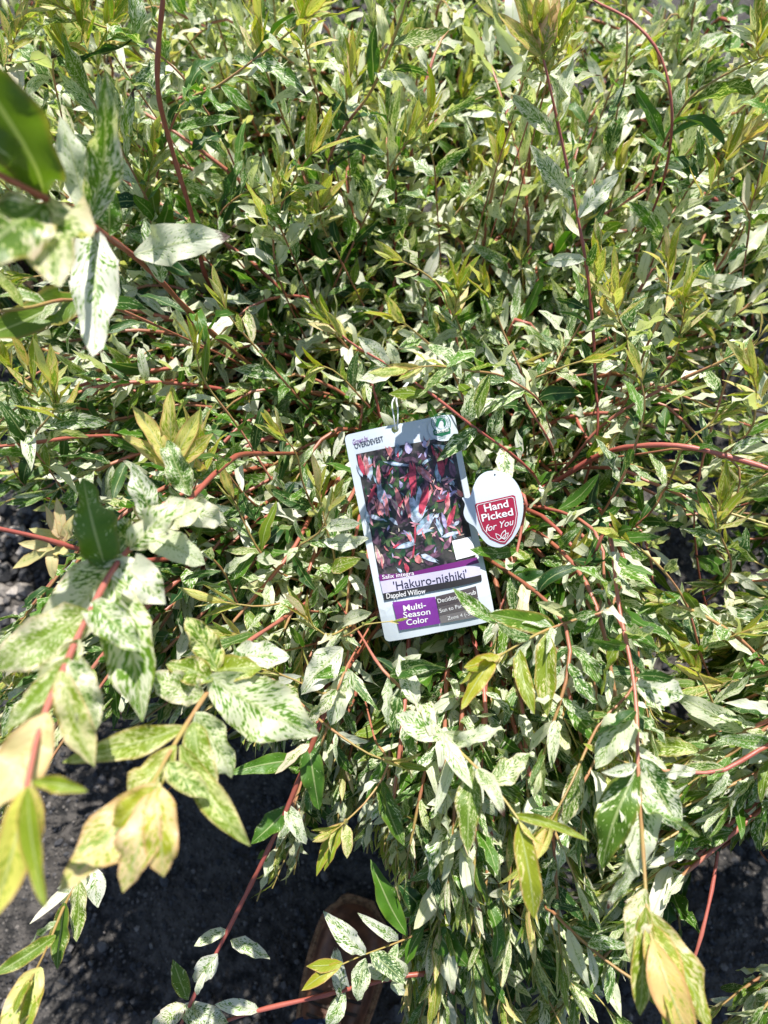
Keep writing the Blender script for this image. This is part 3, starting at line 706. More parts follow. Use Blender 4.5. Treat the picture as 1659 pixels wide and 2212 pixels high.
# ------------------------------------------------------------------ shrubs
class Shrub:
    def __init__(s, base, label, group=None):
        s.base = np.array([base[0], base[1], 0.0]); s.root = empty('willow_shrub', (base[0], base[1], 0.235))
        tag(s.root, label, 'shrub', group)
        s.org = np.array([base[0], base[1], 0.235])
        s.lv = Leaves(); s.branches = []; s.limbs = []

    def shoot(s, P, r0, r1, leaf_from=0.4, spacing=0.024, L=0.038, tip=7, gshift=0.0, density=1.0, hero=0, t0=0.05, lw=0.275, tip_youth=1.0, step=0.012, keep=None, white=0.0, t1=1.0):
        P, length = resample(P, step)
        R = RNG; bi = len(s.branches); n = len(P)
        T = np.gradient(P, axis=0); T /= np.linalg.norm(T, axis=1, keepdims=True) + 1e-9
        M = max(0, int((length * (1 - leaf_from) - 0.012) / spacing))
        nodes = []
        parts = []
        nrm = lambda v: v / (np.linalg.norm(v, axis=-1, keepdims=True) + 1e-9)
        if M > 0:
            dist = leaf_from * length + (np.arange(M) + R.uniform(-0.25, 0.25, M)) * spacing
            t = np.clip(dist / length, 0, 0.999); nodes = list(t)
            f = t * (n - 1); i = f.astype(int); p = P[i] + (P[i + 1] - P[i]) * (f - i)[:, None]; tg = T[i]
            ang = R.uniform(0, 6.28) + np.arange(M) * math.pi / 2 + np.cumsum(R.normal(0, 0.2, M))
            p = np.repeat(p, 2, 0); tg = np.repeat(tg, 2, 0); ft = np.repeat(length - dist, 2)
            an = np.repeat(ang, 2) + np.tile([0, math.pi], M) + R.normal(0, 0.35, 2 * M)
            k = R.random(2 * M) < density * 0.93
            p, tg, ft, an = p[k], tg[k], ft[k], an[k]; K = len(p)
            s0 = nrm(np.array([0.02, 0.01, 1.0]) - tg * (tg @ np.array([0.02, 0.01, 1.0]))[:, None]); s1 = np.cross(tg, s0)
            rad = np.cos(an)[:, None] * s0 + np.sin(an)[:, None] * s1
            op = np.where(ft > 0.05, R.uniform(0.45, 1.25, K), R.uniform(0.35, 0.75, K))
            d = tg * np.cos(op)[:, None] + rad * np.sin(op)[:, None]; d[:, 2] += R.uniform(-0.3, 0.2, K); d = nrm(d)
            nv = LIGHT + TOCAM * 0.25 - tg * 0.25 + np.concatenate([R.normal(0, 0.42, (K, 2)), np.zeros((K, 1))], 1)
            nv = nrm(nv - d * (nv * d).sum(1, keepdims=True))
            youth = np.clip(1.15 - ft / 0.04, 0, 1) * tip_youth * R.uniform(0.6, 1, K)
            g = 0.30 + np.minimum(0.68, ft * 3.0) + R.normal(0, 0.2, K) + gshift - white
            g = np.where(R.random(K) < 0.13 + white, R.uniform(-0.05, 0.32, K), g)
            youth = np.maximum(youth, np.where(R.random(K) < 0.14, R.uniform(0.1, 0.4, K), 0.0))
            ll = L * R.uniform(0.6, 1.22, K) * (0.72 + 0.28 * np.minimum(1, ft / 0.05))
            parts.append(dict(base=p + rad * r1, dir=d, nrm=nv, L=ll, W=ll * lw * R.uniform(0.72, 1.2, K), curl=R.normal(0.45, 0.75, K), fold=R.uniform(0.0, 0.65, K),
                 wave=R.uniform(0.12, 0.75, K), twist=R.normal(0, 0.9, K), green=g, youth=youth,
                 brown=(R.random(K) < np.where(g < 0.4, 0.2, 0.04)).astype(float), seed=R.random(K), branch=np.full(K, bi), hero=np.full(K, hero)))
        if tip:
            K = tip; tg = T[-1]; s0 = perp(np.array([0.02, 0.01, 1.0]), tg); s1 = np.cross(tg, s0)
            an = np.arange(K) * 2.4 + R.normal(0, 0.2, K); rad = np.cos(an)[:, None] * s0 + np.sin(an)[:, None] * s1
            op = 0.12 + 0.08 * np.arange(K) + R.uniform(0, 0.12, K)
            d = nrm(tg * np.cos(op)[:, None] + rad * np.sin(op)[:, None]); p = P[-1] - tg * (0.004 * np.arange(K))[:, None]
            nv = -rad + LIGHT * 0.6; nv = nrm(nv - d * (nv * d).sum(1, keepdims=True))
            ll = L * R.uniform(0.5, 0.9, K)
            parts.append(dict(base=p, dir=d, nrm=nv, L=ll, W=ll * lw * R.uniform(0.65, 1.0, K), curl=R.normal(0, 0.35, K), fold=R.uniform(0.2, 0.65, K),
                 wave=R.uniform(0.02, 0.2, K), twist=R.normal(0, 0.4, K), green=R.uniform(0.2, 0.75, K), youth=tip_youth * R.uniform(0.6, 1, K), brown=np.zeros(K),
                 seed=R.random(K), branch=np.full(K, bi), hero=np.full(K, hero)))
        for q in parts:
            if keep is not None:
                k = keep(q); q = {a: b[k] for a, b in q.items()}
            s.lv.add_many(q)
        s.branches.append((P, r0, r1, nodes, t0, random.random(), t1))
        return bi

    def leaf(s, bi, b, t, wpx, typ, curl=0.25, fold=0.25, wave=0.15, twist=0.0, face=None):
        """a leaf given by base and tip (px, py, depth); width in picture pixels"""
        B, Tp = at(*b), at(*t); d = unit(Tp - B); L = np.linalg.norm(Tp - B) * 1.04
        view = unit(CAM - 0.5 * (B + Tp))
        nv = perp(view + 0.25 * LIGHT + (np.array(face) if face is not None else 0), d)
        green, youth, brown = typ
        s.lv.add(base=B, dir=d, nrm=nv, L=L, W=0.95 * wpx * (b[2] + t[2]) * 0.5 / FPX, curl=curl + random.gauss(0, 0.25), fold=fold + random.uniform(0, 0.15), wave=wave * 1.5 + random.uniform(0.06, 0.25), twist=twist + random.gauss(0, 0.35), green=green, youth=youth,
                 brown=brown, seed=random.random(), branch=bi, hero=2)

# places that stay open: bare ground between and in front of the plants
OPEN = [
    [(160, 1700), (300, 1640), (440, 1600), (640, 1680), (630, 1760), (560, 1830), (540, 1960), (640, 1890), (760, 1890), (860, 1960), (850, 2080), (860, 2212), (820, 2330), (-80, 2330), (-80, 1960), (120, 1900)],
    [(-60, 1110), (50, 1100), (110, 1150), (120, 1210), (90, 1290), (20, 1310), (-60, 1310)],
    [(130, 1600), (430, 1560), (470, 1640), (280, 1680), (100, 1720)],
    [(1480, 1870), (1600, 1840), (1690, 1850), (1690, 2080), (1560, 2090), (1490, 1990)],
    [(640, 1890), (700, 1840), (800, 1850), (860, 1930)],
]
TAGQ = [(735, 920), (1010, 870), (1030, 990), (1130, 1000), (1140, 1190), (1055, 1190), (1085, 1345), (815, 1415)]
def keep_leaf(q):
    ok = np.ones(len(q['L']), bool)
    for f in (0.0, 0.55, 1.0):
        x, y, d = project(q['base'] + q['dir'] * q['L'][:, None] * f)
        ok &= ~(inside(TAGQ, x, y) & (d < 0.64))
        for poly in OPEN: ok &= ~inside(poly, x, y)
        ok &= d > 0.36
    return ok

def path_ok(P):
    x, y, d = project(P)
    for poly in OPEN:
        if inside(poly, x, y).any(): return False
    return not ((inside(TAGQ, x, y) & (d < 0.66)).any() or (d < 0.42).any())

def limbs(s, n, R, H):
    """the woody framework that the leafy shoots spring from"""
    for i in range(n):
        a = (i + random.uniform(-0.3, 0.3)) * 2 * math.pi / n; rr = R * random.uniform(0.3, 0.62)
        b = s.base + np.array([0.03 * math.cos(a), 0.03 * math.sin(a), 0.23])
        e = s.base + np.array([rr * math.cos(a), rr * math.sin(a), H * random.uniform(0.62, 0.8)])
        m = 0.5 * (b + e) + np.array([-0.12 * rr * math.cos(a), -0.12 * rr * math.sin(a), 0.05])
        P = catmull([b, m, e], 10)
        s.limbs.append(P)
        if path_ok(P[8:]): s.shoot(P, random.uniform(0.003, 0.0045), 0.0016, leaf_from=0.55, tip=3, gshift=0.3, L=0.036, tip_youth=0.2, t0=0.0, keep=keep_leaf)

def side_shoot(s, tip, Lm, gshift=0.0, white=0.0, up=0.0, **kw):
    """a leafy shoot from the nearest limb out to the given tip"""
    best = min(s.limbs, key=lambda P: np.linalg.norm(P[-1][:2] - (0.45 * tip[:2] + 0.55 * s.base[:2])) + random.uniform(0, 0.08))
    b = best[random.randint(len(best) // 2, len(best) - 1)]
    h = tip[:2] - b[:2]; rise = tip[2] - b[2]; hl = np.linalg.norm(h)
    c1 = np.array([*(b[:2] + 0.28 * h), b[2] + max(0.55 * rise, 0.02) + 0.04])
    c2 = np.array([*(b[:2] + (0.66 + 0.3 * up) * h), b[2] + (0.95 - 0.35 * up) * rise + 0.10 * hl * (1 - up)])
    P = catmull([b, c1 + RNG.normal(0, 0.015, 3), c2 + RNG.normal(0, 0.015, 3), tip], 7)
    if not path_ok(P[4:]): return False
    s.shoot(P, random.uniform(0.0014, 0.0026), 0.0007, leaf_from=random.uniform(0.08, 0.25), spacing=random.uniform(0.0155, 0.022), L=Lm * random.uniform(0.78, 1.25),
            tip=random.choice([5, 6, 7]), gshift=gshift, tip_youth=random.choice([1, 0.8, 0.4, 0.25, 0.1]), keep=keep_leaf, white=white, t0=0.15, step=0.021, **kw)
    return True

def fill(s, n, R, H, Lm=0.043):
    made = 0; tries = 0
    while made < n and tries < n * 6:
        tries += 1
        a = random.uniform(0, 6.283); rr = R * math.sqrt(random.random()) * random.uniform(0.85, 1.1)
        inner = random.random() < 0.30
        z = H - 0.22 * H * (rr / R) ** 2.2 + random.gauss(0, 0.05)
        if inner: z *= random.uniform(0.55, 0.9)
        tip = np.array([s.base[0] + rr * math.cos(a), s.base[1] + rr * math.sin(a), z])
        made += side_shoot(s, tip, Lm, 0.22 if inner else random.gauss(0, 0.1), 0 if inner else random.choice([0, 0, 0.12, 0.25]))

def canopy_depth(x, y):
    d = np.interp(y, [0, 250, 560, 800, 1100, 1400, 1700, 2000, 2212], [0.90, 0.84, 0.86, 0.76, 0.70, 0.63, 0.60, 0.61, 0.63])
    return d + 0.05 * math.exp(-((x - 860) / 220) ** 2 - ((y - 600) / 160) ** 2)

def cover(n, region, under, owners, Lm=0.043, g=0.0, up=0.0, near=0.0):
    """more shoots where the canopy closes over; tips spread over the crown's surface"""
    made = 0; tries = 0
    while made < n and tries < n * 6:
        tries += 1
        x = random.uniform(region[0], region[2]); y = random.uniform(region[1], region[3])
        dp = under * random.random() ** 1.2
        tip = at(x, y, canopy_depth(x, y) + dp - near * random.random())
        if tip[2] < 0.2: continue
        s = min(owners, key=lambda q: np.linalg.norm(q.base[:2] - tip[:2]))
        if np.linalg.norm(s.base[:2] - tip[:2]) > 0.78: continue
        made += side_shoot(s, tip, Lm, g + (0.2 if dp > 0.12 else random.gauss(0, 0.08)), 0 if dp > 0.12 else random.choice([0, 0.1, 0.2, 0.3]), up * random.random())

main = Shrub((0.08, 0.64), 'variegated dappled willow shrub carrying the white printed plant tag')
right = Shrub((0.70, 0.36), "variegated willow shrub beside the tagged one, on the oval tag's side")
backl = Shrub((-0.72, 1.30), 'variegated willow shrub behind the tagged one, next to the bare gravel patch')
backc = Shrub((-0.04, 1.28), 'variegated willow shrub directly behind the tagged one')
backr = Shrub((0.62, 1.10), "variegated willow shrub behind the tagged one, on the oval tag's side")
rear = [Shrub((x, y), 'variegated willow shrub in the rearmost row', 'willow shrubs in the rearmost row') for x, y in ((-1.05, 1.85), (-0.36, 1.92), (0.32, 1.86), (1.02, 1.72))]
farl = Shrub((-1.25, 1.15), 'variegated willow shrub at the far end of the row past the gravel patch')
SHRUBS = [main, right, backl, backc, backr, farl] + rear

for q in SHRUBS: limbs(q, 12, 0.5, 0.72)

# ---- branches one can pick out in the photograph: (px, py, depth) from base end to tip
G = lambda g, y=0.0, b=0.0: (g, y, b)
def hero(s, pts, r0=0.0024, r1=0.001, base=True, **kw):
    P = [at(*p) for p in pts]; r0 *= 0.76; r1 *= 0.76
    if base:
        b = s.base + np.array([random.gauss(0, 0.03), random.gauss(0, 0.03), 0.235])
        dist = np.linalg.norm(P[0] - b); q = P[0] - unit(P[1] - P[0]) * 0.45 * dist
        mid = 0.5 * q + 0.25 * (b + P[0]); mid[2] = b[2] + 0.55 * (P[0][2] - b[2])
        C = catmull([b, mid] + P, 8)
    else:
        C = catmull(P, 8)
    _, tot = resample(C, 0.01); _, vis = resample(catmull(P, 8), 0.01)
    lf = kw.pop('lf', 0.0)
    kw.setdefault('hero', 1)
    return s.shoot(C, r0, r1, leaf_from=1 - vis / tot * (1 - lf), **kw)

LF = main.leaf
# A: the near branch at the left edge
b = hero(main, [(470, 730, .66), (330, 590, .53), (230, 510, .44), (100, 430, .33), (-60, 350, .28)], 0.0034, 0.0018, t1=.66, density=0.25, L=0.042, tip=0)
LF(b, (95, 420, .33), (-25, 80, .26), 150, G(0.95, 0.25), curl=0.15, fold=0.12, face=(0.3, 0, -0.2))
LF(b, (60, 400, .33), (-40, 230, .28), 110, G(0.9, 0.3), curl=0.2)
LF(b, (100, 430, .33), (160, 600, .30), 170, G(0.35, 0.35), curl=-0.2, fold=0.1)
LF(b, (90, 440, .32), (-40, 590, .28), 150, G(0.6, 0.4), curl=0.2)
LF(b, (205, 495, .42), (220, 775, .40), 105, G(0.28), curl=-0.3, fold=0.2, wave=0.2)
LF(b, (190, 490, .42), (275, 195, .38), 85, G(0.55, 0.1), curl=0.3, fold=0.4, wave=0.3, twist=0.8)
LF(b, (185, 470, .42), (150, 255, .40), 75, G(0.22), curl=0.3, fold=0.3)
LF(b, (290, 550, .48), (488, 500, .47), 85, G(0.15, 0, 1), curl=0.5, fold=0.25, wave=0.2)
LF(b, (235, 510, .44), (245, 400, .43), 60, G(0.7), curl=0.2)
LF(b, (350, 610, .52), (330, 470, .5), 55, G(0.4), curl=0.4)
b = hero(main, [(330, 700, .62), (170, 650, .5), (60, 665, .44), (-60, 680, .4)], 0.002, 0.0012, density=0.4, L=0.042, tip=4)
LF(b, (170, 645, .5), (-10, 735, .44), 85, G(0.9, 0.45), curl=0.2, fold=0.2)
# B: pink branch reaching towards the lens at the left
b = hero(main, [(560, 980, .62), (480, 1010, .54), (390, 1100, .47), (275, 1190, .42), (200, 1310, .38), (140, 1440, .35), (90, 1560, .32), (55, 1710, .29)], 0.0034, 0.0016, t1=.78, density=0.12, L=0.04, tip=0)
LF(b, (230, 1230, .41), (165, 1040, .40), 100, G(0.8, 0.1), curl=0.2, fold=0.25, wave=0.25)
LF(b, (240, 1245, .40), (345, 1535, .38), 120, G(0.42, 0.1), curl=0.3, fold=0.15, wave=0.15)
LF(b, (265, 1200, .41), (50, 1420, .39), 135, G(0.32, 0.1), curl=0.25, fold=0.15, wave=0.2)
LF(b, (190, 1320, .38), (0, 1460, .35), 120, G(0.5, 0.3), curl=0.3, fold=0.2)
LF(b, (310, 1160, .44), (450, 1195, .45), 75, G(0.2), curl=0.3)
LF(b, (330, 1140, .45), (310, 1000, .44), 60, G(0.4), curl=0.4)
LF(b, (100, 1540, .32), (-10, 1790, .29), 125, G(0.1, 0.75), curl=-0.2, fold=0.12, wave=0.1)
LF(b, (130, 1450, .34), (185, 1660, .33), 75, G(0.4, 0.5), curl=0.4, fold=0.3)
LF(b, (60, 1700, .29), (10, 1985, .27), 95, G(0.25, 1.0), curl=-0.1, fold=0.35, wave=0.05)
LF(b, (60, 1700, .28), (60, 1960, .27), 55, G(0.9, 0.9), curl=-0.1, fold=0.4, wave=0.05)
LF(b, (70, 1700, .285), (100, 1850, .28), 50, G(0.3, 1.0), curl=0.0, fold=0.4, wave=0.05)
LF(b, (70, 1690, .29), (190, 1690, .29), 40, G(0.8, 0.9), curl=0.3, fold=0.4)
LF(b, (150, 1420, .35), (30, 1600, .34), 60, G(0.5, 0.3), curl=0.2)
for q in (((280, 1185, .42), (400, 1080, .42), 80, .3), ((250, 1215, .41), (360, 1290, .40), 95, .25), ((200, 1300, .38), (300, 1400, .37), 90, .45), ((170, 1380, .36), (80, 1560, .35), 85, .35),
          ((350, 1130, .46), (440, 1100, .46), 65, .15), ((390, 1090, .47), (480, 1140, .48), 70, .2), ((410, 1070, .48), (350, 950, .48), 60, .5), ((300, 1170, .43), (200, 1130, .42), 75, .5), ((150, 1430, .35), (230, 1560, .34), 80, .4)):
    LF(b, q[0], q[1], q[2], G(q[3], random.uniform(0, .25)), curl=random.uniform(0, .6), fold=.25, wave=.3)
for q in ((-60, -140, 45), (0, -160, 50), (-90, -80, 40), (60, -120, 42), (90, -60, 40)):      # golden crown in the middle of the left side
    LF(b, (370, 1010, .52), (370 + q[0], 1010 + q[1], .51), q[2], G(random.uniform(.1, .5), .9), curl=.15, fold=.35, wave=.05)
# C: second lens-side branch
b = hero(main, [(620, 1330, .58), (520, 1400, .50), (445, 1500, .43), (370, 1620, .38), (310, 1730, .34)], 0.0026, 0.0014, density=0.15, L=0.04, tip=0)
LF(b, (450, 1460, .43), (665, 1610, .43), 140, G(0.36, 0.05), curl=0.25, fold=0.12, wave=0.22)
LF(b, (400, 1570, .40), (150, 1655, .36), 70, G(0.55, 0.5), curl=0.3, fold=0.35, wave=0.15)
LF(b, (345, 1690, .35), (130, 1925, .32), 120, G(0.35, 0.8), curl=-0.2, fold=0.25, wave=0.1)
LF(b, (330, 1710, .34), (290, 1935, .32), 95, G(0.3, 0.75), curl=0.4, fold=0.2)
LF(b, (345, 1700, .34), (350, 1900, .32), 85, G(0.35, 0.85), curl=0.5, fold=0.2, wave=0.1)
LF(b, (390, 1610, .38), (500, 1845, .36), 70, G(0.5, 0.5), curl=0.3, fold=0.45, wave=0.2)
LF(b, (420, 1560, .40), (430, 1740, .38), 75, G(0.6, 0.4), curl=0.3)
LF(b, (330, 1700, .34), (250, 1800, .33), 70, G(0.6, 0.9), curl=0.6)
LF(b, (460, 1470, .43), (370, 1420, .43), 65, G(0.6, 0.5), curl=0.3)
LF(b, (470, 1450, .44), (560, 1430, .44), 65, G(0.7, 0.5), curl=0.3)
for q in (((470, 1450, .44), (420, 1330, .44), 75, .5, .5), ((500, 1420, .47), (620, 1400, .48), 70, .25, 0), ((440, 1500, .43), (320, 1480, .42), 80, .4, .2), ((420, 1540, .41), (520, 1660, .41), 80, .35, .1), ((380, 1610, .38), (270, 1760, .36), 75, .5, .6), ((360, 1650, .37), (440, 1720, .36), 65, .4, .4)):
    LF(b, q[0], q[1], q[2], G(q[3], q[4]), curl=random.uniform(0, .6), fold=.25, wave=.3)
# D: low left corner
b = hero(main, [(330, 1740, .66), (210, 1850, .60), (150, 1935, .54), (100, 2050, .50), (65, 2120, .47)], 0.0018, 0.001, density=0.25, L=0.04, tip=2, lf=0.3)
LF(b, (90, 2090, .48), (-10, 2240, .45), 75, G(0.3, 0.75), curl=0.0, fold=0.2, wave=0.05)
LF(b, (85, 2100, .48), (55, 2260, .45), 45, G(0.8, 0.8), curl=0.0, fold=0.4)
LF(b, (140, 1950, .53), (110, 2090, .52), 45, G(0.85, 0.4), curl=0.2, fold=0.3)
LF(b, (120, 2020, .51), (-5, 2120, .48), 40, G(0.7, 0.5), curl=0.2, fold=0.4)
LF(b, (170, 1900, .55), (175, 2030, .54), 40, G(0.5, 0.3), curl=0.3)
LF(b, (190, 1880, .56), (120, 1960, .56), 45, G(0.15), curl=0.4)
LF(b, (200, 1870, .57), (215, 1960, .56), 45, G(0.25), curl=0.4)
# E: long bare red stem falling to the lower left
b = hero(main, [(760, 1430, .60), (690, 1570, .58), (610, 1770, .58), (495, 2005, .60), (430, 2130, .60), (370, 2260, .60)], 0.0034, 0.0018, t1=.66, density=0.16, L=0.034, tip=2, spacing=0.03, lf=0.05)
LF(b, (665, 1600, .58), (690, 1750, .57), 55, G(0.9), curl=0.3)
LF(b, (625, 1740, .58), (550, 1830, .57), 50, G(0.85), curl=0.3)
LF(b, (620, 1735, .58), (650, 1830, .57), 38, G(0.3), curl=0.5)
LF(b, (655, 1640, .58), (500, 1650, .57), 42, G(0.85), curl=0.2)
LF(b, (490, 2010, .6), (420, 2030, .59), 30, G(0.3), curl=0.4)
LF(b, (500, 2030, .6), (575, 2060, .58), 35, G(0.35), curl=0.9, wave=.3)
LF(b, (470, 2060, .6), (420, 2130, .6), 48, G(0.25), curl=0.6)
LF(b, (405, 2160, .6), (375, 2080, .59), 40, G(0.75, 0.2), curl=0.3)
LF(b, (400, 2170, .6), (480, 2225, .59), 50, G(0.35), curl=0.3)
LF(b, (400, 2170, .6), (330, 2230, .59), 45, G(0.35, .2), curl=0.3)
# F: red stem crossing in front of the boot
b = hero(main, [(1120, 1960, .72), (1000, 2080, .62), (850, 2112, .60), (700, 2150, .60), (540, 2188, .60), (400, 2240, .60)], 0.0034, 0.0019, t1=.66, density=0.12, L=0.03, tip=2, spacing=0.03, lf=0.1)
LF(b, (740, 2140, .6), (710, 2065, .58), 40, G(0.3, 0, 1), curl=0.5, wave=.3)
LF(b, (745, 2140, .6), (715, 2230, .59), 38, G(0.4), curl=0.3)
LF(b, (735, 2145, .6), (705, 2240, .6), 32, G(0.35), curl=0.3)
LF(b, (845, 2112, .6), (780, 2090, .59), 30, G(0.2), curl=0.5)
LF(b, (880, 2105, .6), (830, 2060, .58), 38, G(0.35), curl=0.4)
LF(b, (850, 2112, .6), (870, 2150, .59), 34, G(0.2), curl=0.4)
LF(b, (560, 2183, .6), (470, 2160, .59), 34, G(0.25), curl=0.5)
b = hero(main, [(1010, 1960, .66), (940, 2000, .62), (860, 2035, .6), (780, 2065, .58), (735, 2085, .57)], 0.0016, 0.0008, density=0.35, L=0.032, tip=0, lf=0.3)
LF(b, (790, 2060, .58), (692, 1990, .57), 45, G(0.3), curl=0.3)
LF(b, (740, 2080, .57), (650, 2130, .56), 30, G(0.9, 1), curl=0.1)
LF(b, (740, 2080, .57), (665, 2095, .56), 30, G(0.9, 1), curl=0.1)
LF(b, (790, 2070, .58), (760, 2160, .57), 45, G(0.4), curl=0.4)
LF(b, (800, 2060, .58), (880, 2110, .57), 42, G(0.6), curl=0.2)
LF(b, (860, 2030, .6), (775, 1990, .58), 28, G(0.3), curl=0.6)
LF(b, (915, 2000, .61), (865, 2080, .6), 30, G(0.85), curl=0.2)
LF(b, (930, 1990, .61), (880, 1905, .6), 55, G(0.9), curl=0.1)
LF(b, (930, 2000, .61), (1010, 2090, .6), 60, G(0.85), curl=0.1)
LF(b, (880, 2020, .6), (785, 1880, .6), 48, G(0.92), curl=0.2)
# G: down the middle
b = hero(main, [(790, 1390, .56), (880, 1500, .53), (960, 1590, .50), (1060, 1690, .47), (1120, 1770, .455)], 0.0020, 0.001, density=0.95, L=0.043, tip=1, spacing=0.021, white=.1, lf=0.05)
LF(b, (1120, 1780, .455), (1172, 1985, .44), 58, G(0.7, 0.75), curl=0.05, fold=0.3, wave=0.06)
LF(b, (1020, 1660, .48), (1000, 1830, .47), 60, G(0.6, 0.35), curl=0.15, fold=0.2)
LF(b, (960, 1590, .5), (850, 1560, .5), 60, G(0.3), curl=0.3)
LF(b, (1100, 1760, .46), (1270, 1785, .45), 28, G(0.75, 0.5), curl=0.2, fold=0.6)
LF(b, (900, 1520, .52), (860, 1420, .52), 50, G(0.25), curl=0.3)
LF(b, (850, 1460, .54), (900, 1410, .53), 45, G(0.2), curl=0.3)
LF(b, (1060, 1690, .47), (1150, 1640, .47), 55, G(0.4, 0.2), curl=0.3)
b = hero(main, [(760, 1420, .58), (720, 1500, .56), (640, 1470, .55), (575, 1445, .54)], 0.0018, 0.001, density=0.7, L=0.038, tip=5)
LF(b, (760, 1450, .56), (700, 1560, .56), 60, G(0.22), curl=0.3)
LF(b, (740, 1400, .56), (640, 1480, .55), 75, G(0.2), curl=0.3)
b = hero(main, [(560, 1420, .64), (610, 1480, .6), (690, 1555, .57), (790, 1625, .55), (860, 1650, .54)], 0.0022, 0.001, density=0.75, L=0.036, tip=5)
b = hero(main, [(800, 1560, .62), (840, 1640, .58), (800, 1720, .56), (740, 1780, .54), (715, 1800, .53)], 0.0016, 0.0009, density=0.7, L=0.034, tip=6, tip_youth=1)
LF(b, (735, 1780, .54), (670, 1880, .53), 32, G(0.9, 0.95), curl=0.1, fold=.4)
LF(b, (740, 1785, .54), (700, 1880, .53), 28, G(0.9, 0.95), curl=0.1, fold=.4)
LF(b, (745, 1780, .54), (760, 1850, .53), 30, G(0.4, 0.6), curl=0.1)
LF(b, (820, 1680, .57), (850, 1830, .56), 48, G(0.75, 0.1), curl=0.2)
# H: right-hand shoot falling to the lower right corner
b = hero(main, [(1250, 1230, .60), (1310, 1140, .57), (1335, 1300, .54), (1370, 1480, .50), (1378, 1650, .47), (1390, 1850, .45), (1402, 2000, .43), (1430, 2120, .41)], 0.0024, 0.0012, density=0.95, L=0.042, tip=2, spacing=0.020, white=.1, lf=0.1)
LF(b, (1400, 1990, .43), (1500, 2240, .40), 85, G(0.6, 0.85), curl=0.1, fold=0.2, wave=0.06)
LF(b, (1410, 2030, .42), (1480, 2290, .39), 80, G(0.2, 1.0), curl=0.0, fold=0.2, wave=0.06)
LF(b, (1395, 1960, .43), (1385, 2200, .42), 55, G(0.6, 0.6), curl=0.1, fold=0.3)
LF(b, (1400, 1970, .43), (1560, 2200, .41), 75, G(0.5, 0.6), curl=0.1, fold=0.25)
LF(b, (1380, 1660, .47), (1395, 1880, .45), 90, G(0.3), curl=0.2, fold=0.15)
LF(b, (1378, 1660, .47), (1265, 1860, .46), 85, G(0.7, 0.15), curl=0.2, fold=0.2, wave=.1)
LF(b, (1385, 1640, .47), (1475, 1790, .46), 75, G(0.5), curl=0.2)
LF(b, (1395, 1920, .44), (1340, 2060, .43), 60, G(0.35, 0.4), curl=0.3)
LF(b, (1372, 1540, .49), (1270, 1640, .48), 75, G(0.25), curl=0.3)
LF(b, (1372, 1480, .5), (1480, 1500, .49), 70, G(0.3), curl=0.3)
# W: orange-tipped shoot towards the foot of the tag
b = hero(main, [(1330, 1290, .57), (1250, 1335, .55), (1170, 1365, .53), (1090, 1410, .51), (1060, 1430, .50)], 0.002, 0.001, density=0.8, L=0.042, tip=6, spacing=0.024)
LF(b, (1070, 1420, .5), (985, 1515, .48), 42, G(0.8, 1.0), curl=0.1, fold=.3)
LF(b, (1075, 1415, .5), (1010, 1450, .49), 38, G(0.7, 1.0), curl=0.1, fold=.3)
LF(b, (1200, 1355, .54), (1065, 1325, .53), 55, G(0.75, 0.6), curl=0.2, fold=.2, wave=.08)
LF(b, (1180, 1370, .53), (1180, 1540, .51), 58, G(0.6, 0.55), curl=0.1, wave=.08)
LF(b, (1120, 1400, .52), (1130, 1540, .5), 40, G(0.7, 0.6), curl=0.2)
LF(b, (1075, 1345, .55), (975, 1285, .55), 36, G(0.55), curl=0.1, fold=.2)
# X: orange stem by the oval tag
b = hero(main, [(1120, 1060, .66), (1128, 1130, .655), (1100, 1260, .64), (1060, 1400, .63), (1075, 1500, .64), (1105, 1640, .66)], 0.0024, 0.0013, density=0.35, L=0.036, tip=3, spacing=0.035)
LF(b, (1115, 1190, .62), (1025, 1205, .58), 34, G(0.75), curl=0.1, fold=.25)
LF(b, (1095, 1290, .63), (1180, 1230, .62), 70, G(0.97), curl=0.1, fold=.2)
# I: stem the tag hangs from
b = hero(main, [(1165, 1045, .69), (1110, 985, .63), (1020, 920, .60), (930, 850, .59), (840, 790, .575), (760, 742, .56), (700, 690, .55)], 0.0022, 0.0011, t1=.78, density=0.5, L=0.036, tip=7, spacing=0.03, keep=keep_leaf)
LF(b, (1028, 925, .60), (962, 1000, .575), 42, G(0.6), curl=0.35, fold=.2, wave=.1)
LF(b, (1090, 975, .62), (1085, 1040, .60), 42, G(0.4), curl=0.2)
LF(b, (1010, 915, .60), (1020, 830, .59), 40, G(0.4), curl=0.3)
LF(b, (1060, 945, .615), (1090, 880, .6), 38, G(0.5), curl=0.3)
LF(b, (1000, 905, .6), (1060, 850, .6), 45, G(0.3), curl=0.3)
LF(b, (860, 800, .58), (845, 735, .57), 26, G(0.1, 0, 1), curl=0.5)
LF(b, (840, 795, .575), (785, 725, .56), 42, G(0.25), curl=0.3)
LF(b, (850, 800, .58), (780, 825, .57), 36, G(0.15), curl=0.3)
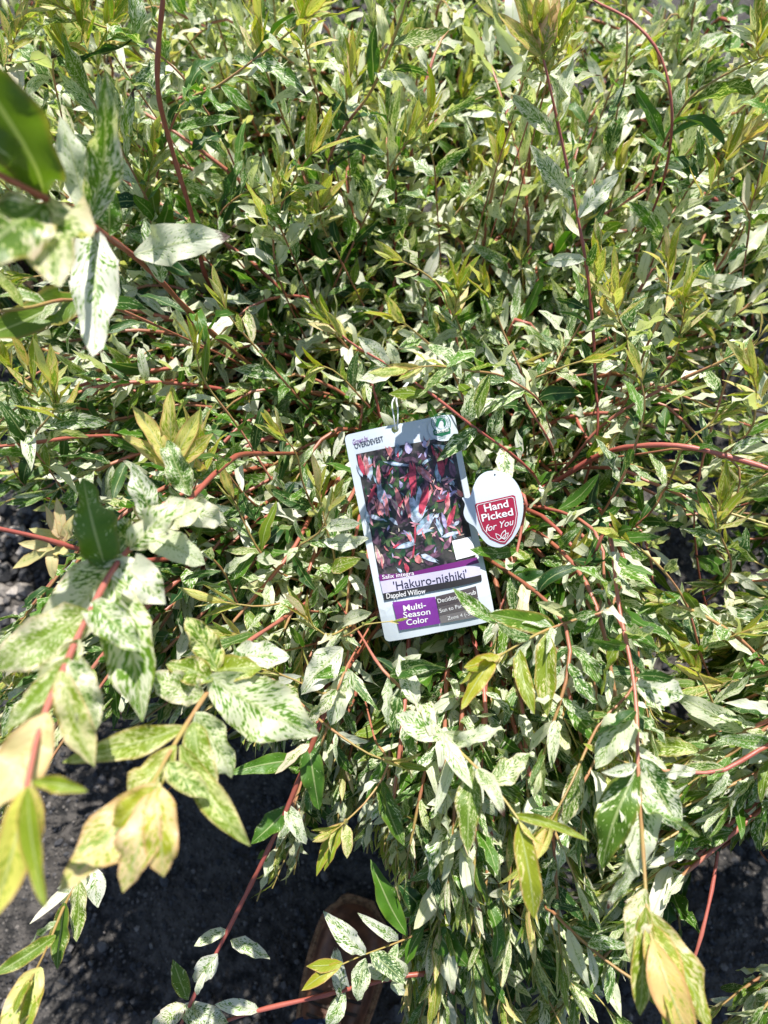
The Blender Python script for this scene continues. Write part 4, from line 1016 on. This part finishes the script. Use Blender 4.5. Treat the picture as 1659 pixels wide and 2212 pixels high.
# J: thick branch to the right
b = hero(main, [(1130, 1070, .74), (1200, 1040, .71), (1300, 980, .67), (1400, 962, .63), (1500, 968, .61), (1660, 1012, .59), (1760, 1050, .57)], 0.0042, 0.0022, t1=.78, density=0.3, L=0.036, tip=3, spacing=0.03)
b = hero(main, [(1350, 985, .67), (1480, 970, .62), (1590, 1000, .61), (1590, 1080, .62), (1560, 1140, .64)], 0.0022, 0.0011, density=0.35, L=0.034, tip=3, spacing=0.03, lf=.3)
b = hero(main, [(1280, 1010, .72), (1400, 1040, .68), (1520, 1090, .66), (1680, 1140, .64)], 0.0026, 0.0016, density=0.5, L=0.036, tip=3)
b = hero(main, [(1180, 1050, .75), (1300, 920, .7), (1430, 840, .66), (1560, 780, .62), (1680, 720, .6)], 0.0026, 0.0014, density=0.6, L=0.038, tip=6)
# K: tall shoot at the upper right with a tan crown
b = hero(main, [(1275, 1005, .70), (1285, 800, .67), (1270, 600, .63), (1240, 430, .60), (1195, 220, .56), (1170, 110, .54)], 0.0027, 0.0012, t1=.78, density=0.85, L=0.042, tip=3, spacing=0.032, lf=0.25)
for dx, dy, wd in ((-50, -170, 45), (0, -200, 50), (45, -180, 48), (-20, -120, 40), (30, -110, 42), (-90, -90, 34)):
    LF(b, (1170, 120, .54), (1170 + dx, 120 + dy, .52), wd, G(random.uniform(.1, .45), random.uniform(.8, 1)), curl=0.15, fold=.35, wave=.05)
LF(b, (1200, 290, .57), (1105, 215, .56), 40, G(0.4, .2), curl=0.3)
LF(b, (1240, 430, .6), (1140, 330, .58), 42, G(0.35, .1), curl=0.3)
LF(b, (1265, 560, .62), (1180, 555, .61), 32, G(0.1, 0, 1), curl=0.4)
LF(b, (1250, 470, .6), (1320, 370, .59), 45, G(0.2), curl=0.3)
# L, M, N, O: long stems at the upper left
hero(backc, [(470, 640, .86), (410, 450, .74), (365, 300, .68), (340, 180, .62), (352, 0, .56), (360, -60, .54)], 0.0032, 0.0022, t1=.78, density=0.08, L=0.036, tip=0, base=True, lf=.1)
hero(backc, [(400, 640, .84), (340, 480, .76), (270, 340, .70), (190, 200, .66), (140, 100, .64)], 0.0022, 0.0011, density=0.9, spacing=.021, L=0.058, tip=6, lf=.15)
hero(backc, [(700, 660, .9), (780, 490, .82), (850, 350, .75), (890, 290, .73)], 0.002, 0.001, density=0.9, spacing=.021, L=0.058, tip=6, lf=.15)
hero(backc, [(640, 560, .92), (720, 320, .76), (800, 200, .70), (855, 70, .65), (890, -40, .62)], 0.0022, 0.0014, density=0.9, spacing=.021, L=0.058, tip=4, lf=.15)
hero(backc, [(600, 640, .9), (470, 490, .8), (560, 400, .74), (600, 420, .72)], 0.0018, 0.001, density=0.9, spacing=.021, L=0.058, tip=5, lf=.15)
hero(backc, [(340, 480, .8), (380, 250, .7), (480, 180, .66), (600, 90, .63), (680, 20, .6)], 0.002, 0.001, density=0.9, spacing=.021, L=0.058, tip=7, lf=.15)
hero(backl, [(520, 420, .84), (420, 200, .72), (300, 90, .66), (200, 50, .63), (100, 0, .6)], 0.002, 0.001, density=0.9, spacing=.021, L=0.058, tip=7, lf=.15)
hero(main, [(640, 690, .8), (590, 520, .72), (640, 380, .66), (690, 310, .63)], 0.002, 0.001, density=0.9, spacing=.021, L=0.058, tip=6, lf=.15)
# P, Q: upper right
hero(backr, [(1375, 560, .84), (1430, 400, .74), (1452, 260, .68), (1430, 130, .66), (1370, 50, .66), (1290, 5, .68), (1240, -30, .69)], 0.0020, 0.0013, t1=.78, density=0.3, L=0.036, tip=3, lf=.2)
hero(backr, [(1400, 420, .8), (1470, 240, .7), (1560, 165, .66), (1680, 110, .62)], 0.002, 0.0012, density=0.9, spacing=.021, L=0.058, tip=4, lf=.15)
hero(backr, [(1380, 640, .84), (1480, 420, .74), (1560, 330, .68), (1600, 310, .66)], 0.002, 0.001, density=0.9, spacing=.021, L=0.058, tip=7, lf=.15)
hero(backr, [(1330, 300, .86), (1350, 170, .74), (1355, 60, .7), (1350, -60, .67)], 0.0018, 0.001, density=0.5, L=0.038, tip=5, lf=.2)
hero(main, [(1330, 900, .74), (1400, 740, .66), (1450, 650, .62), (1480, 640, .6)], 0.002, 0.001, density=0.85, L=0.04, tip=7, lf=.2, white=.2)
hero(main, [(1300, 850, .72), (1330, 700, .66), (1320, 620, .62)], 0.002, 0.001, density=0.85, L=0.038, tip=7, lf=.2)
hero(right, [(1500, 1150, .72), (1560, 850, .64), (1630, 740, .6), (1680, 690, .58)], 0.002, 0.001, density=0.7, L=0.04, tip=6, lf=.3, white=.15)
hero(right, [(1560, 1500, .66), (1480, 1300, .6), (1400, 1200, .57), (1340, 1160, .55)], 0.002, 0.001, density=0.6, L=0.04, tip=4, lf=.3)
# R, S: lower right
b = hero(right, [(1700, 1590, .52), (1640, 1620, .51), (1560, 1665, .51), (1480, 1668, .51), (1400, 1660, .51), (1330, 1640, .5)], 0.0020, 0.001, density=0.95, spacing=.02, L=0.040, tip=3, base=False, t0=.5, white=.2)
hero(right, [(1570, 1640, .66), (1562, 1720, .64), (1545, 1880, .62), (1515, 2020, .60), (1480, 2130, .6), (1450, 2260, .6)], 0.0028, 0.0016, t1=.78, density=0.3, L=0.038, tip=2, spacing=0.04, lf=.1, gshift=.3)
hero(right, [(1659, 1860, .7), (1600, 1700, .64), (1540, 1520, .58), (1500, 1440, .55)], 0.002, 0.001, density=0.8, L=0.042, tip=5, lf=.2, gshift=.2)
hero(right, [(1700, 1500, .66), (1620, 1400, .62), (1520, 1330, .6), (1440, 1300, .59)], 0.0034, 0.0016, density=0.8, L=0.042, tip=4, lf=.15, gshift=.25)
hero(main, [(1160, 1900, .62), (1190, 1965, .58), (1290, 2060, .55), (1390, 2130, .53), (1480, 2180, .51)], 0.002, 0.0011, density=0.85, L=0.038, tip=4, lf=.0, spacing=.02)
hero(main, [(1300, 1560, .6), (1200, 1770, .56), (1150, 1860, .54)], 0.0018, 0.001, density=0.7, L=0.04, tip=3, lf=.1)
hero(main, [(1380, 1420, .58), (1290, 1570, .53), (1230, 1700, .5), (1180, 1790, .49)], 0.0018, 0.001, density=0.75, L=0.04, tip=5, lf=.1)
# T: dark leaved orange stems low in the middle
hero(main, [(1000, 1700, .70), (985, 1850, .67), (1015, 1990, .64), (1035, 2090, .62), (1060, 2260, .6)], 0.0032, 0.002, density=0.95, L=0.044, tip=3, spacing=0.020, gshift=.35, tip_youth=.2)
for e in ((1090, 1930), (1180, 1870), (1160, 2080), (1240, 2130), (920, 1800), (870, 1760), (960, 2180), (1110, 2190), (900, 2230), (1230, 2250), (1010, 1880), (1330, 2200)):
    hero(main, [(1010 + random.uniform(-20, 20), 1800, .72), ((1010 + e[0]) / 2, (1820 + e[1]) / 2, .67), (e[0], e[1], random.uniform(.58, .66))], 0.0018, 0.0009, density=0.95, L=0.044, tip=4, spacing=0.017, gshift=.25, tip_youth=.15, lf=-.2)
# U, V: left
hero(main, [(480, 950, .86), (370, 945, .8), (200, 942, .72), (60, 958, .66), (-60, 970, .62)], 0.0028, 0.0018, t1=.78, density=0.3, L=0.036, tip=2, lf=.2)
b = hero(main, [(330, 1210, .62), (190, 1190, .56), (80, 1160, .53), (-60, 1130, .5)], 0.003, 0.0022, t1=.66, density=0.0, L=0.03, tip=0)
for q in ((-45, -75), (-15, -95), (-70, -40), (10, -60)): LF(b, (140, 1172, .545), (140 + q[0], 1172 + q[1], .54), 26, G(0.0, 0.72), curl=0.2)
for q in ((-90, 30), (-10, 65), (30, 15), (-70, -20)): LF(b, (115, 1185, .545), (115 + q[0], 1185 + q[1], .54), 28, G(0.0, 0.72), curl=0.2)
# sprigs that lap over the tag's edges
b = hero(main, [(735, 1370, .62), (785, 1350, .578), (850, 1342, .572)], 0.0010, 0.0006, density=.9, L=0.015, tip=2, spacing=0.012, lf=0)
b = hero(main, [(640, 1190, .64), (690, 1150, .60), (720, 1080, .58)], 0.0014, 0.0008, density=.9, L=0.036, tip=4, spacing=0.018, lf=-.2, white=.15)
LF(b, (700, 1170, .595), (792, 1178, .575), 40, G(.22), curl=.3, wave=.3)
LF(b, (705, 1140, .59), (772, 1120, .575), 34, G(.3), curl=.3, wave=.3)
LF(b, (715, 1230, .59), (775, 1210, .575), 36, G(.6, .5), curl=.3)
LF(b, (710, 1100, .59), (760, 1050, .575), 30, G(.35), curl=.3)
# loose shoots over the tag's upper edge, which dapple it with shade
hero(main, [(1180, 900, .66), (1100, 820, .60), (1010, 800, .55), (930, 790, .53), (880, 800, .52)], 0.0016, 0.0008, density=0.95, L=0.042, tip=5, spacing=0.018, lf=.1, keep=keep_leaf, white=.1)
hero(main, [(1000, 860, .68), (960, 780, .6), (900, 720, .54), (860, 690, .51)], 0.0016, 0.0008, density=0.95, L=0.042, tip=5, spacing=0.018, lf=.1, keep=keep_leaf, white=.1)
# golden crowns scattered through the canopy
for (x, y, d) in ((170, 30, .62), (60, 790, .6), (250, 20, .64), (40, 60, .6), (560, 60, .64), (1180, 30, .58), (1210, 60, .6), (110, 820, .58), (1290, 560, .64), (1620, 800, .58), (760, 130, .7), (330, 330, .7), (600, 400, .66), (930, 240, .72), (1330, 620, .6), (1480, 650, .6), (1570, 340, .66), (1560, 1080, .6), (700, 420, .72), (1150, 60, .6), (660, 20, .62), (1640, 60, .62), (1440, 560, .68), (430, 950, .58), (990, 620, .7)):
    o_ = min(SHRUBS[:5], key=lambda q: np.linalg.norm(q.base[:2] - at(x, y, d)[:2]))
    hero(o_, [(x + random.uniform(-60, 60), y + 170, d + .08), (x + random.uniform(-20, 20), y + 60, d + .02), (x, y, d)], 0.0015, 0.0009, density=.9, L=0.050, tip=11, spacing=0.02, lf=-.2, keep=keep_leaf, white=.1)
# shoots left of the tag
for p in ([(700, 1250, .68), (620, 1245, .64), (560, 1190, .62), (500, 1070, .60)],
          [(720, 1150, .7), (660, 1060, .66), (640, 980, .63), (600, 930, .61)],
          [(700, 1320, .64), (640, 1300, .6), (560, 1310, .58), (480, 1300, .57)],
          [(740, 1220, .68), (720, 1190, .64), (700, 1120, .62), (690, 1060, .61)],
          [(600, 1120, .7), (470, 1000, .62), (400, 960, .58), (370, 890, .55)],
          [(640, 1100, .72), (520, 930, .66), (440, 820, .62), (420, 740, .6)],
          [(560, 1350, .66), (480, 1230, .6), (420, 1180, .57), (360, 1150, .56)],
          [(680, 900, .76), (560, 760, .7), (500, 690, .67), (480, 650, .66)],
          [(300, 900, .8), (160, 880, .72), (60, 850, .66), (20, 790, .62)],
          [(780, 860, .74), (720, 800, .7), (680, 790, .68)],
          [(640, 1400, .62), (560, 1390, .58), (500, 1370, .56)],
          [(760, 1350, .62), (700, 1370, .58), (660, 1330, .57)]):
    hero(main, p, 0.0019, 0.0009, density=0.85, L=0.042, tip=5, lf=-.1, spacing=.02, keep=keep_leaf, gshift=.05)
# over the canopy at the right of the tag
for p in ([(1200, 1000, .72), (1130, 850, .66), (1200, 800, .62), (1290, 770, .6)],
          [(1250, 1150, .7), (1330, 1060, .64), (1390, 900, .6), (1380, 800, .58)],
          [(1350, 1150, .7), (1440, 1050, .66), (1480, 960, .62), (1560, 900, .6)],
          [(1150, 900, .76), (1080, 700, .7), (1050, 620, .66)],
          [(1000, 800, .8), (960, 640, .74), (900, 580, .7), (850, 560, .68)],
          [(1230, 1400, .66), (1200, 1280, .64), (1240, 1200, .62)],
          [(1450, 1500, .66), (1500, 1420, .62), (1570, 1380, .6), (1620, 1360, .59)]):
    hero(main, p, 0.002, 0.001, density=0.85, L=0.042, tip=5, lf=-.1, spacing=.02, keep=keep_leaf, gshift=.05)

cover(480, (-60, 1350, 1720, 2280), 0.26, [main, right], g=0.24, Lm=0.041, near=0.05)
cover(80, (700, 1450, 1720, 2280), 0.10, [main, right], g=0.05, Lm=0.043, near=0.10)
cover(300, (-60, 640, 1720, 1400), 0.24, [main, right, backl, backc, backr], g=0.30)
cover(120, (-60, 620, 560, 1480), 0.40, [main, backl], g=0.24)
cover(330, (-60, -60, 1720, 700), 0.25, [main, backl, backc, backr], Lm=0.052, g=-0.14, up=1.0, near=0.08)
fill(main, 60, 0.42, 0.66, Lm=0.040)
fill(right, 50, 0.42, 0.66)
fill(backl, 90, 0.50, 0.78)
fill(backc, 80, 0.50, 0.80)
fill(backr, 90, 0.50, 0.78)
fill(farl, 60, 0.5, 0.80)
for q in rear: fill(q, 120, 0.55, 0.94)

# choose the leaves that show largest, build the rest as one mass for each shrub
def finish():
    CELL = 9.0
    GW, GH = int(1659 / CELL) + 2, int(2212 / CELL) + 2
    depthmap = np.full((GW, GH), 9.0)
    allA = []
    for s in SHRUBS:
        A = s.lv.arrays(); allA.append(A)
        m = A['base'] + A['dir'] * A['L'][:, None] * 0.5
        x, y, d = project(m)
        A['_x'], A['_y'], A['_d'] = x, y, d
        ok = (x > 0) & (x < 1659) & (y > 0) & (y < 2212) & (d > 0.1)
        A['_ok'] = ok
        view = CAM - m; view /= np.linalg.norm(view, axis=1, keepdims=True)
        face = np.abs((view * A['nrm']).sum(1)) * 0.85 + 0.15
        A['_area'] = A['L'] * A['W'] / d ** 2 * face
        r = np.maximum(1, (np.sqrt(A['L'] * A['W'] * face) * 0.4 * FPX / d / CELL)).astype(int)
        for i in np.nonzero(ok)[0]:
            cx, cy = int(x[i] / CELL), int(y[i] / CELL); k = r[i]
            sl = depthmap[max(0, cx - k + 1):cx + k, max(0, cy - k + 1):cy + k]
            np.minimum(sl, d[i], out=sl)
    for s, A in zip(SHRUBS, allA):
        gx = np.clip(np.where(A['_ok'], A['_x'], 0) / CELL, 0, GW - 1).astype(int); gy = np.clip(np.where(A['_ok'], A['_y'], 0) / CELL, 0, GH - 1).astype(int)
        vis = A['_ok'] & (A['_d'] <= depthmap[gx, gy] + 0.02)
        score = np.where(vis, A['_area'], 0)
        order = np.argsort(-score)
        pick = [i for i in order[:300] if score[i] > 0]
        pickset = np.zeros(len(score), bool); pickset[pick] = True
        # stems; past 300 branches the ones that show least become one mass
        nb = len(s.branches); wgt = np.bincount(A['branch'].astype(int), weights=score + np.where(pickset, 1e3, 0) + np.where(A['hero'] > 0, 1.0, 0), minlength=nb)
        single = set(np.argsort(-wgt)[:295].tolist()); rest = []
        bobj = []
        for ib, (P, r0, r1, nodes, t0, rnd, t1) in enumerate(s.branches):
            me = stem_mesh('branch', P - s.org, r0, r1, nodes, t0, 7 if r0 > 0.0018 and t1 < 1 else (5 if ib in single else 4), rnd * (0.3 if t1 < 1 else 1), t1)
            if ib not in single:
                rest.append(me); bobj.append(None); continue
            o = bpy.data.objects.new('branch', me); link(o, s.root); bobj.append(o)
        if rest:
            bm = bmesh.new()
            for me in rest: bm.from_mesh(me); bpy.data.meshes.remove(me)
            for f in bm.faces: f.smooth = True
            me = bpy.data.meshes.new('twigs'); bm.to_mesh(me); bm.free()
            if not me.materials: me.materials.append(M_STEM)
            o = bpy.data.objects.new('twigs', me); link(o, s.root); o['kind'] = 'stuff'
        # mass
        idx = np.nonzero(~pickset)[0]
        Q = {k: v[idx] for k, v in A.items()}
        R, C = 7, 3
        V, luv = leaf_verts(Q, R, C); F = leaf_faces(R, C)
        N = len(idx)
        me = fast_mesh('foliage', (V - s.org).reshape(-1, 3), (F[None] + (np.arange(N) * R * C)[:, None, None]).reshape(-1, 4))
        set_leaf_attrs(me, luv, Q, R * C); me.materials.append(M_LEAF)
        o = bpy.data.objects.new('foliage', me); link(o, s.root); o['kind'] = 'stuff'
        # single leaves
        Q = {k: v[pickset] for k, v in A.items()}
        for big in (0, 1):
            sel = np.nonzero((Q['L'] / Q['_d'] * FPX > 105) == bool(big))[0]
            if not len(sel): continue
            R, C = (13, 7) if big else (8, 5)
            Z = {k: v[sel] for k, v in Q.items()}
            V, luv = leaf_verts(Z, R, C); F = leaf_faces(R, C)
            for j in range(len(sel)):
                bs = Z['base'][j]
                me = fast_mesh('leaf', V[j] - bs, F)
                one = {k: Z[k][j:j + 1] for k in ('green', 'youth', 'brown')}
                set_leaf_attrs(me, luv[j], one, R * C); me.materials.append(M_LEAF)
                o = bpy.data.objects.new('leaf', me); o.location = bs - s.org
                link(o, bobj[int(Z['branch'][j])] or s.root)
    print('leaves', [len(A['L']) for A in allA], 'branches', [len(s.branches) for s in SHRUBS])
finish()

# ------------------------------------------------------------------ nursery pots
M_POT = plain('black_pot_plastic', (0.012, 0.012, 0.014), 0.38, 0.5, 0.3, 30)
M_SOIL = plain('potting_soil', (0.03, 0.02, 0.014), 0.95, 0.1, 0.6, 120)
def lathe(name, prof, mat, parent, n=40):
    V = []; F = []
    for i in range(n):
        a = i * 2 * math.pi / n
        for r, z in prof: V.append((r * math.cos(a), r * math.sin(a), z))
    k = len(prof)
    for i in range(n):
        for j in range(k - 1): F.append((i * k + j, ((i + 1) % n) * k + j, ((i + 1) % n) * k + j + 1, i * k + j + 1))
    return mesh_obj(name, V, F, mat, parent)
POTLAB = ['black plastic nursery pot under the tagged willow shrub', "black plastic nursery pot of the shrub on the oval tag's side",
          'black plastic nursery pot standing behind the bare gravel patch', 'black plastic nursery pot of the shrub directly behind the tagged one',
          "black plastic nursery pot of the rear shrub on the oval tag's side", 'black plastic nursery pot at the far end past the gravel patch'] + ['black plastic nursery pot in the rearmost row'] * 4
for s, lb in zip(SHRUBS, POTLAB):
    r = tag(empty('nursery_pot', (s.base[0], s.base[1], 0.0)), lb, 'pot', 'nursery pots in the rearmost row' if 'rearmost' in lb else 'black nursery pots under the shrubs')
    lathe('pot_wall', [(0.0, 0.006), (0.112, 0.006), (0.116, 0.012), (0.138, 0.245), (0.133, 0.245), (0.112, 0.02), (0.0, 0.018)], M_POT, r)
    lathe('rim', [(0.1385, 0.232), (0.149, 0.232), (0.151, 0.24), (0.149, 0.262), (0.142, 0.264), (0.134, 0.258), (0.1335, 0.236)], M_POT, r)
    lathe('soil', [(0.0, 0.238), (0.05, 0.236), (0.10, 0.231), (0.1325, 0.225)], M_SOIL, r)
